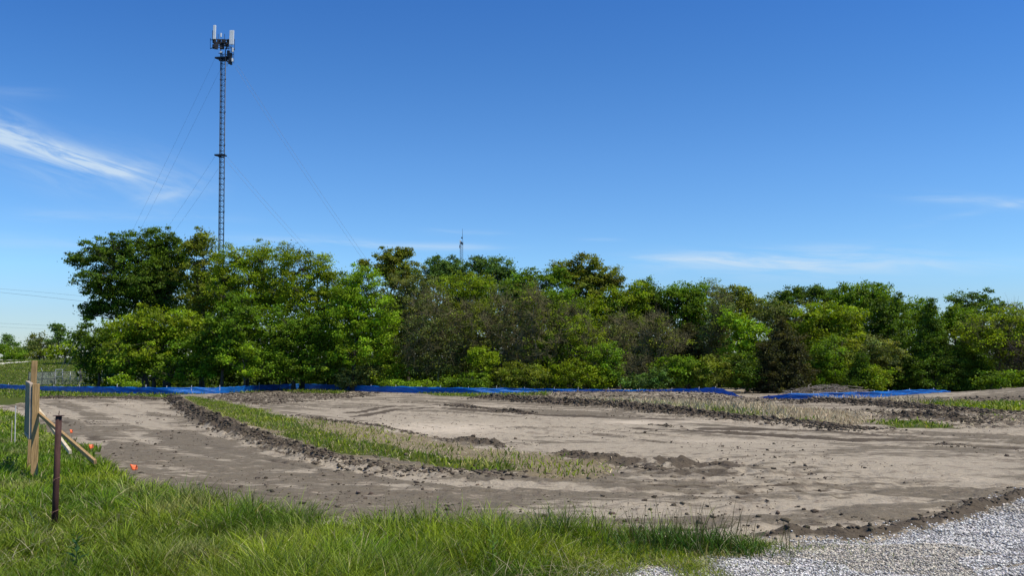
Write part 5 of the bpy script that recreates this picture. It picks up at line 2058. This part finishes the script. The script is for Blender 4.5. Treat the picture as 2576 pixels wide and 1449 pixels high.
# ------------------------------------------------------------------ thin stakes and pin flags
for lab, x0, y0, x1, y1, r_, mt in [("thin white marker stake in the grass left of the wooden sign", 39.5, 1021, 37.5, 1122, 0.008, STAKE),
                                    ("thin short dull marker stake left of the white one", 30.5, 1058, 28.5, 1122, 0.006, LUMBER2)]:
    gx, gy = G(x1, y1)
    gz = float(base_z(gx, gy))
    m = MB()
    tp = P(x0, y0, gy)
    m.bar((gx, gy, gz - 0.1), tp, r_ * 2.4, r_ * 1.4, (0, 1, 0))
    o = m.build("marker_stake", mt, bevel=0.001)
    o_loc = o
    tag(o, lab, "stake")
for lab, x0, y0, w_, h_, gyp, tilt in [("small orange pin flag furthest out, at the mud edge behind the sign brace", 179.5, 1085, 5, 8, 1108, 0.0),
                                  ("orange pin flag in the grass just right of the sign brace foot", 229.5, 1122, 9, 10, 1150, 0.5),
                                  ("red orange pin flag standing alone on the bare mud", 337, 1176, 15, 12, 1197, -0.25)]:
    gx, gy = G(x0, gyp)
    gz = float(base_z(gx, gy))
    root = empty("pin_flag", (gx, gy, gz))
    tag(root, lab, "flag", "orange pin flags by the mud edge")
    k = gy / F
    tp = P(x0 + w_ / 2, y0 - h_ / 2, gy)
    m = MB()
    m.tube([(gx, gy, gz - 0.05), ((gx + tp[0]) / 2, gy, (gz + tp[2]) / 2), tp], 0.0022, 5)
    m.build("wire", STEEL, root)
    n = 7
    vs = []
    for j in range(4):
        for i in range(n):
            u_ = i / (n - 1)
            v_ = j / 3
            vs.append((tp[0] - u_ * w_ * k * 1.05, gy + 0.025 * math.sin(u_ * 5 + v_ * 2) * 1.2, tp[2] - v_ * h_ * k - u_ * tilt * h_ * k * 0.5 - 0.012 * math.sin(u_ * 4)))
    q = [(j * n + i, j * n + i + 1, (j + 1) * n + i + 1, (j + 1) * n + i) for j in range(3) for i in range(n - 1)]
    fo = nmesh("flag_cloth", np.array(vs), [np.array(q)], ORANGE, root, smooth=True)
    sm = fo.modifiers.new("thickness", 'SOLIDIFY')
    sm.thickness = 0.0012

# ------------------------------------------------------------------ broadleaf weeds in the grass
WG = "broadleaf weeds in the foreground grass"


def weed(px, py, H, nl, ll, label, col, mat=None, bush=False):
    gx, gy = G(px, py)
    gz = float(ground_z(np.array([gx]), np.array([gy]))[0])
    root = empty("weed", (gx, gy, gz))
    tag(root, label, "weed", WG)
    m = MB()
    stems = [(0, 0)] if not bush else [(random.gauss(0, 0.07), random.gauss(0, 0.06)) for _ in range(9)]
    V, Q, C = [], [], []
    for sx, sy in stems:
        Hs = H * (random.uniform(0.7, 1.05) if bush else 1)
        base = np.array([gx + sx * 0.4, gy + sy * 0.4, gz])
        top = np.array([gx + sx * 1.8, gy + sy * 1.8, gz + Hs])
        m.tube([base, (base + top) / 2, top], [0.005, 0.004, 0.002], 5)
        for i in range(nl):
            t = 0.25 + 0.75 * i / max(1, nl - 1)
            a = i * 2.4 + random.uniform(-0.3, 0.3)
            p0 = base + (top - base) * t
            Ln = ll * (0.6 + 0.5 * math.sin(math.pi * min(1, t)))
            o_ = np.array([math.cos(a), math.sin(a), 0.55 + 0.5 * t])
            o_ /= np.linalg.norm(o_)
            sd = np.cross(o_, [0, 0, 1.0])
            sd /= np.linalg.norm(sd)
            w = Ln * 0.17
            b_ = len(V)
            V += [p0, p0 + o_ * Ln * 0.4 + sd * w, p0 + o_ * Ln * 0.45 - [0, 0, w * 0.5], p0 + o_ * Ln * 0.4 - sd * w, p0 + o_ * Ln - [0, 0, Ln * 0.25]]
            Q += [(b_, b_ + 1, b_ + 2), (b_, b_ + 2, b_ + 3), (b_ + 1, b_ + 4, b_ + 2), (b_ + 2, b_ + 4, b_ + 3)]
            k = random.uniform(0.75, 1.3)
            C += [np.array(col) * k] * 4
    m.build("stem", simple("weed_stem", (0.06, 0.11, 0.03), 0.6), root)
    nmesh("leaves", np.array(V), [np.array(Q)], BLADE, root, col=np.array(C))


weed(190, 1450, 0.36, 14, 0.12, "dark green upright milkweed like plant at the lower left below the rusty post", (0.035, 0.085, 0.02))
weed(498, 1318, 0.20, 7, 0.08, "bushy green broadleaf plant at the mud edge left of centre", (0.08, 0.17, 0.03), bush=True)
weed(350, 1270, 0.16, 6, 0.08, "low broadleaf weed clump on the grassy slope left of the bushy plant", (0.06, 0.13, 0.02), bush=True)
weed(425, 1275, 0.14, 6, 0.08, "small broadleaf weed clump between the slope clump and the bushy plant", (0.07, 0.14, 0.02), bush=True)
weed(1100, 1352, 0.42, 12, 0.08, "pale green leafy stem beside the tall dark grass tuft near centre", (0.13, 0.22, 0.04))
weed(1245, 1375, 0.30, 10, 0.07, "bright green leafy weed in the grass right of the tall tuft", (0.11, 0.20, 0.02), bush=True)
weed(1385, 1372, 0.34, 9, 0.06, "dark thin weed standing against the mud right of the bright weed", (0.05, 0.09, 0.03), bush=True)
weed(1240, 1445, 0.30, 12, 0.09, "light green single stem weed near the bottom edge of the picture", (0.12, 0.21, 0.03))
weed(18, 1195, 0.3, 8, 0.1, "dark leafy weed clump at the left edge behind the wooden sign foot", (0.03, 0.07, 0.02), bush=True)
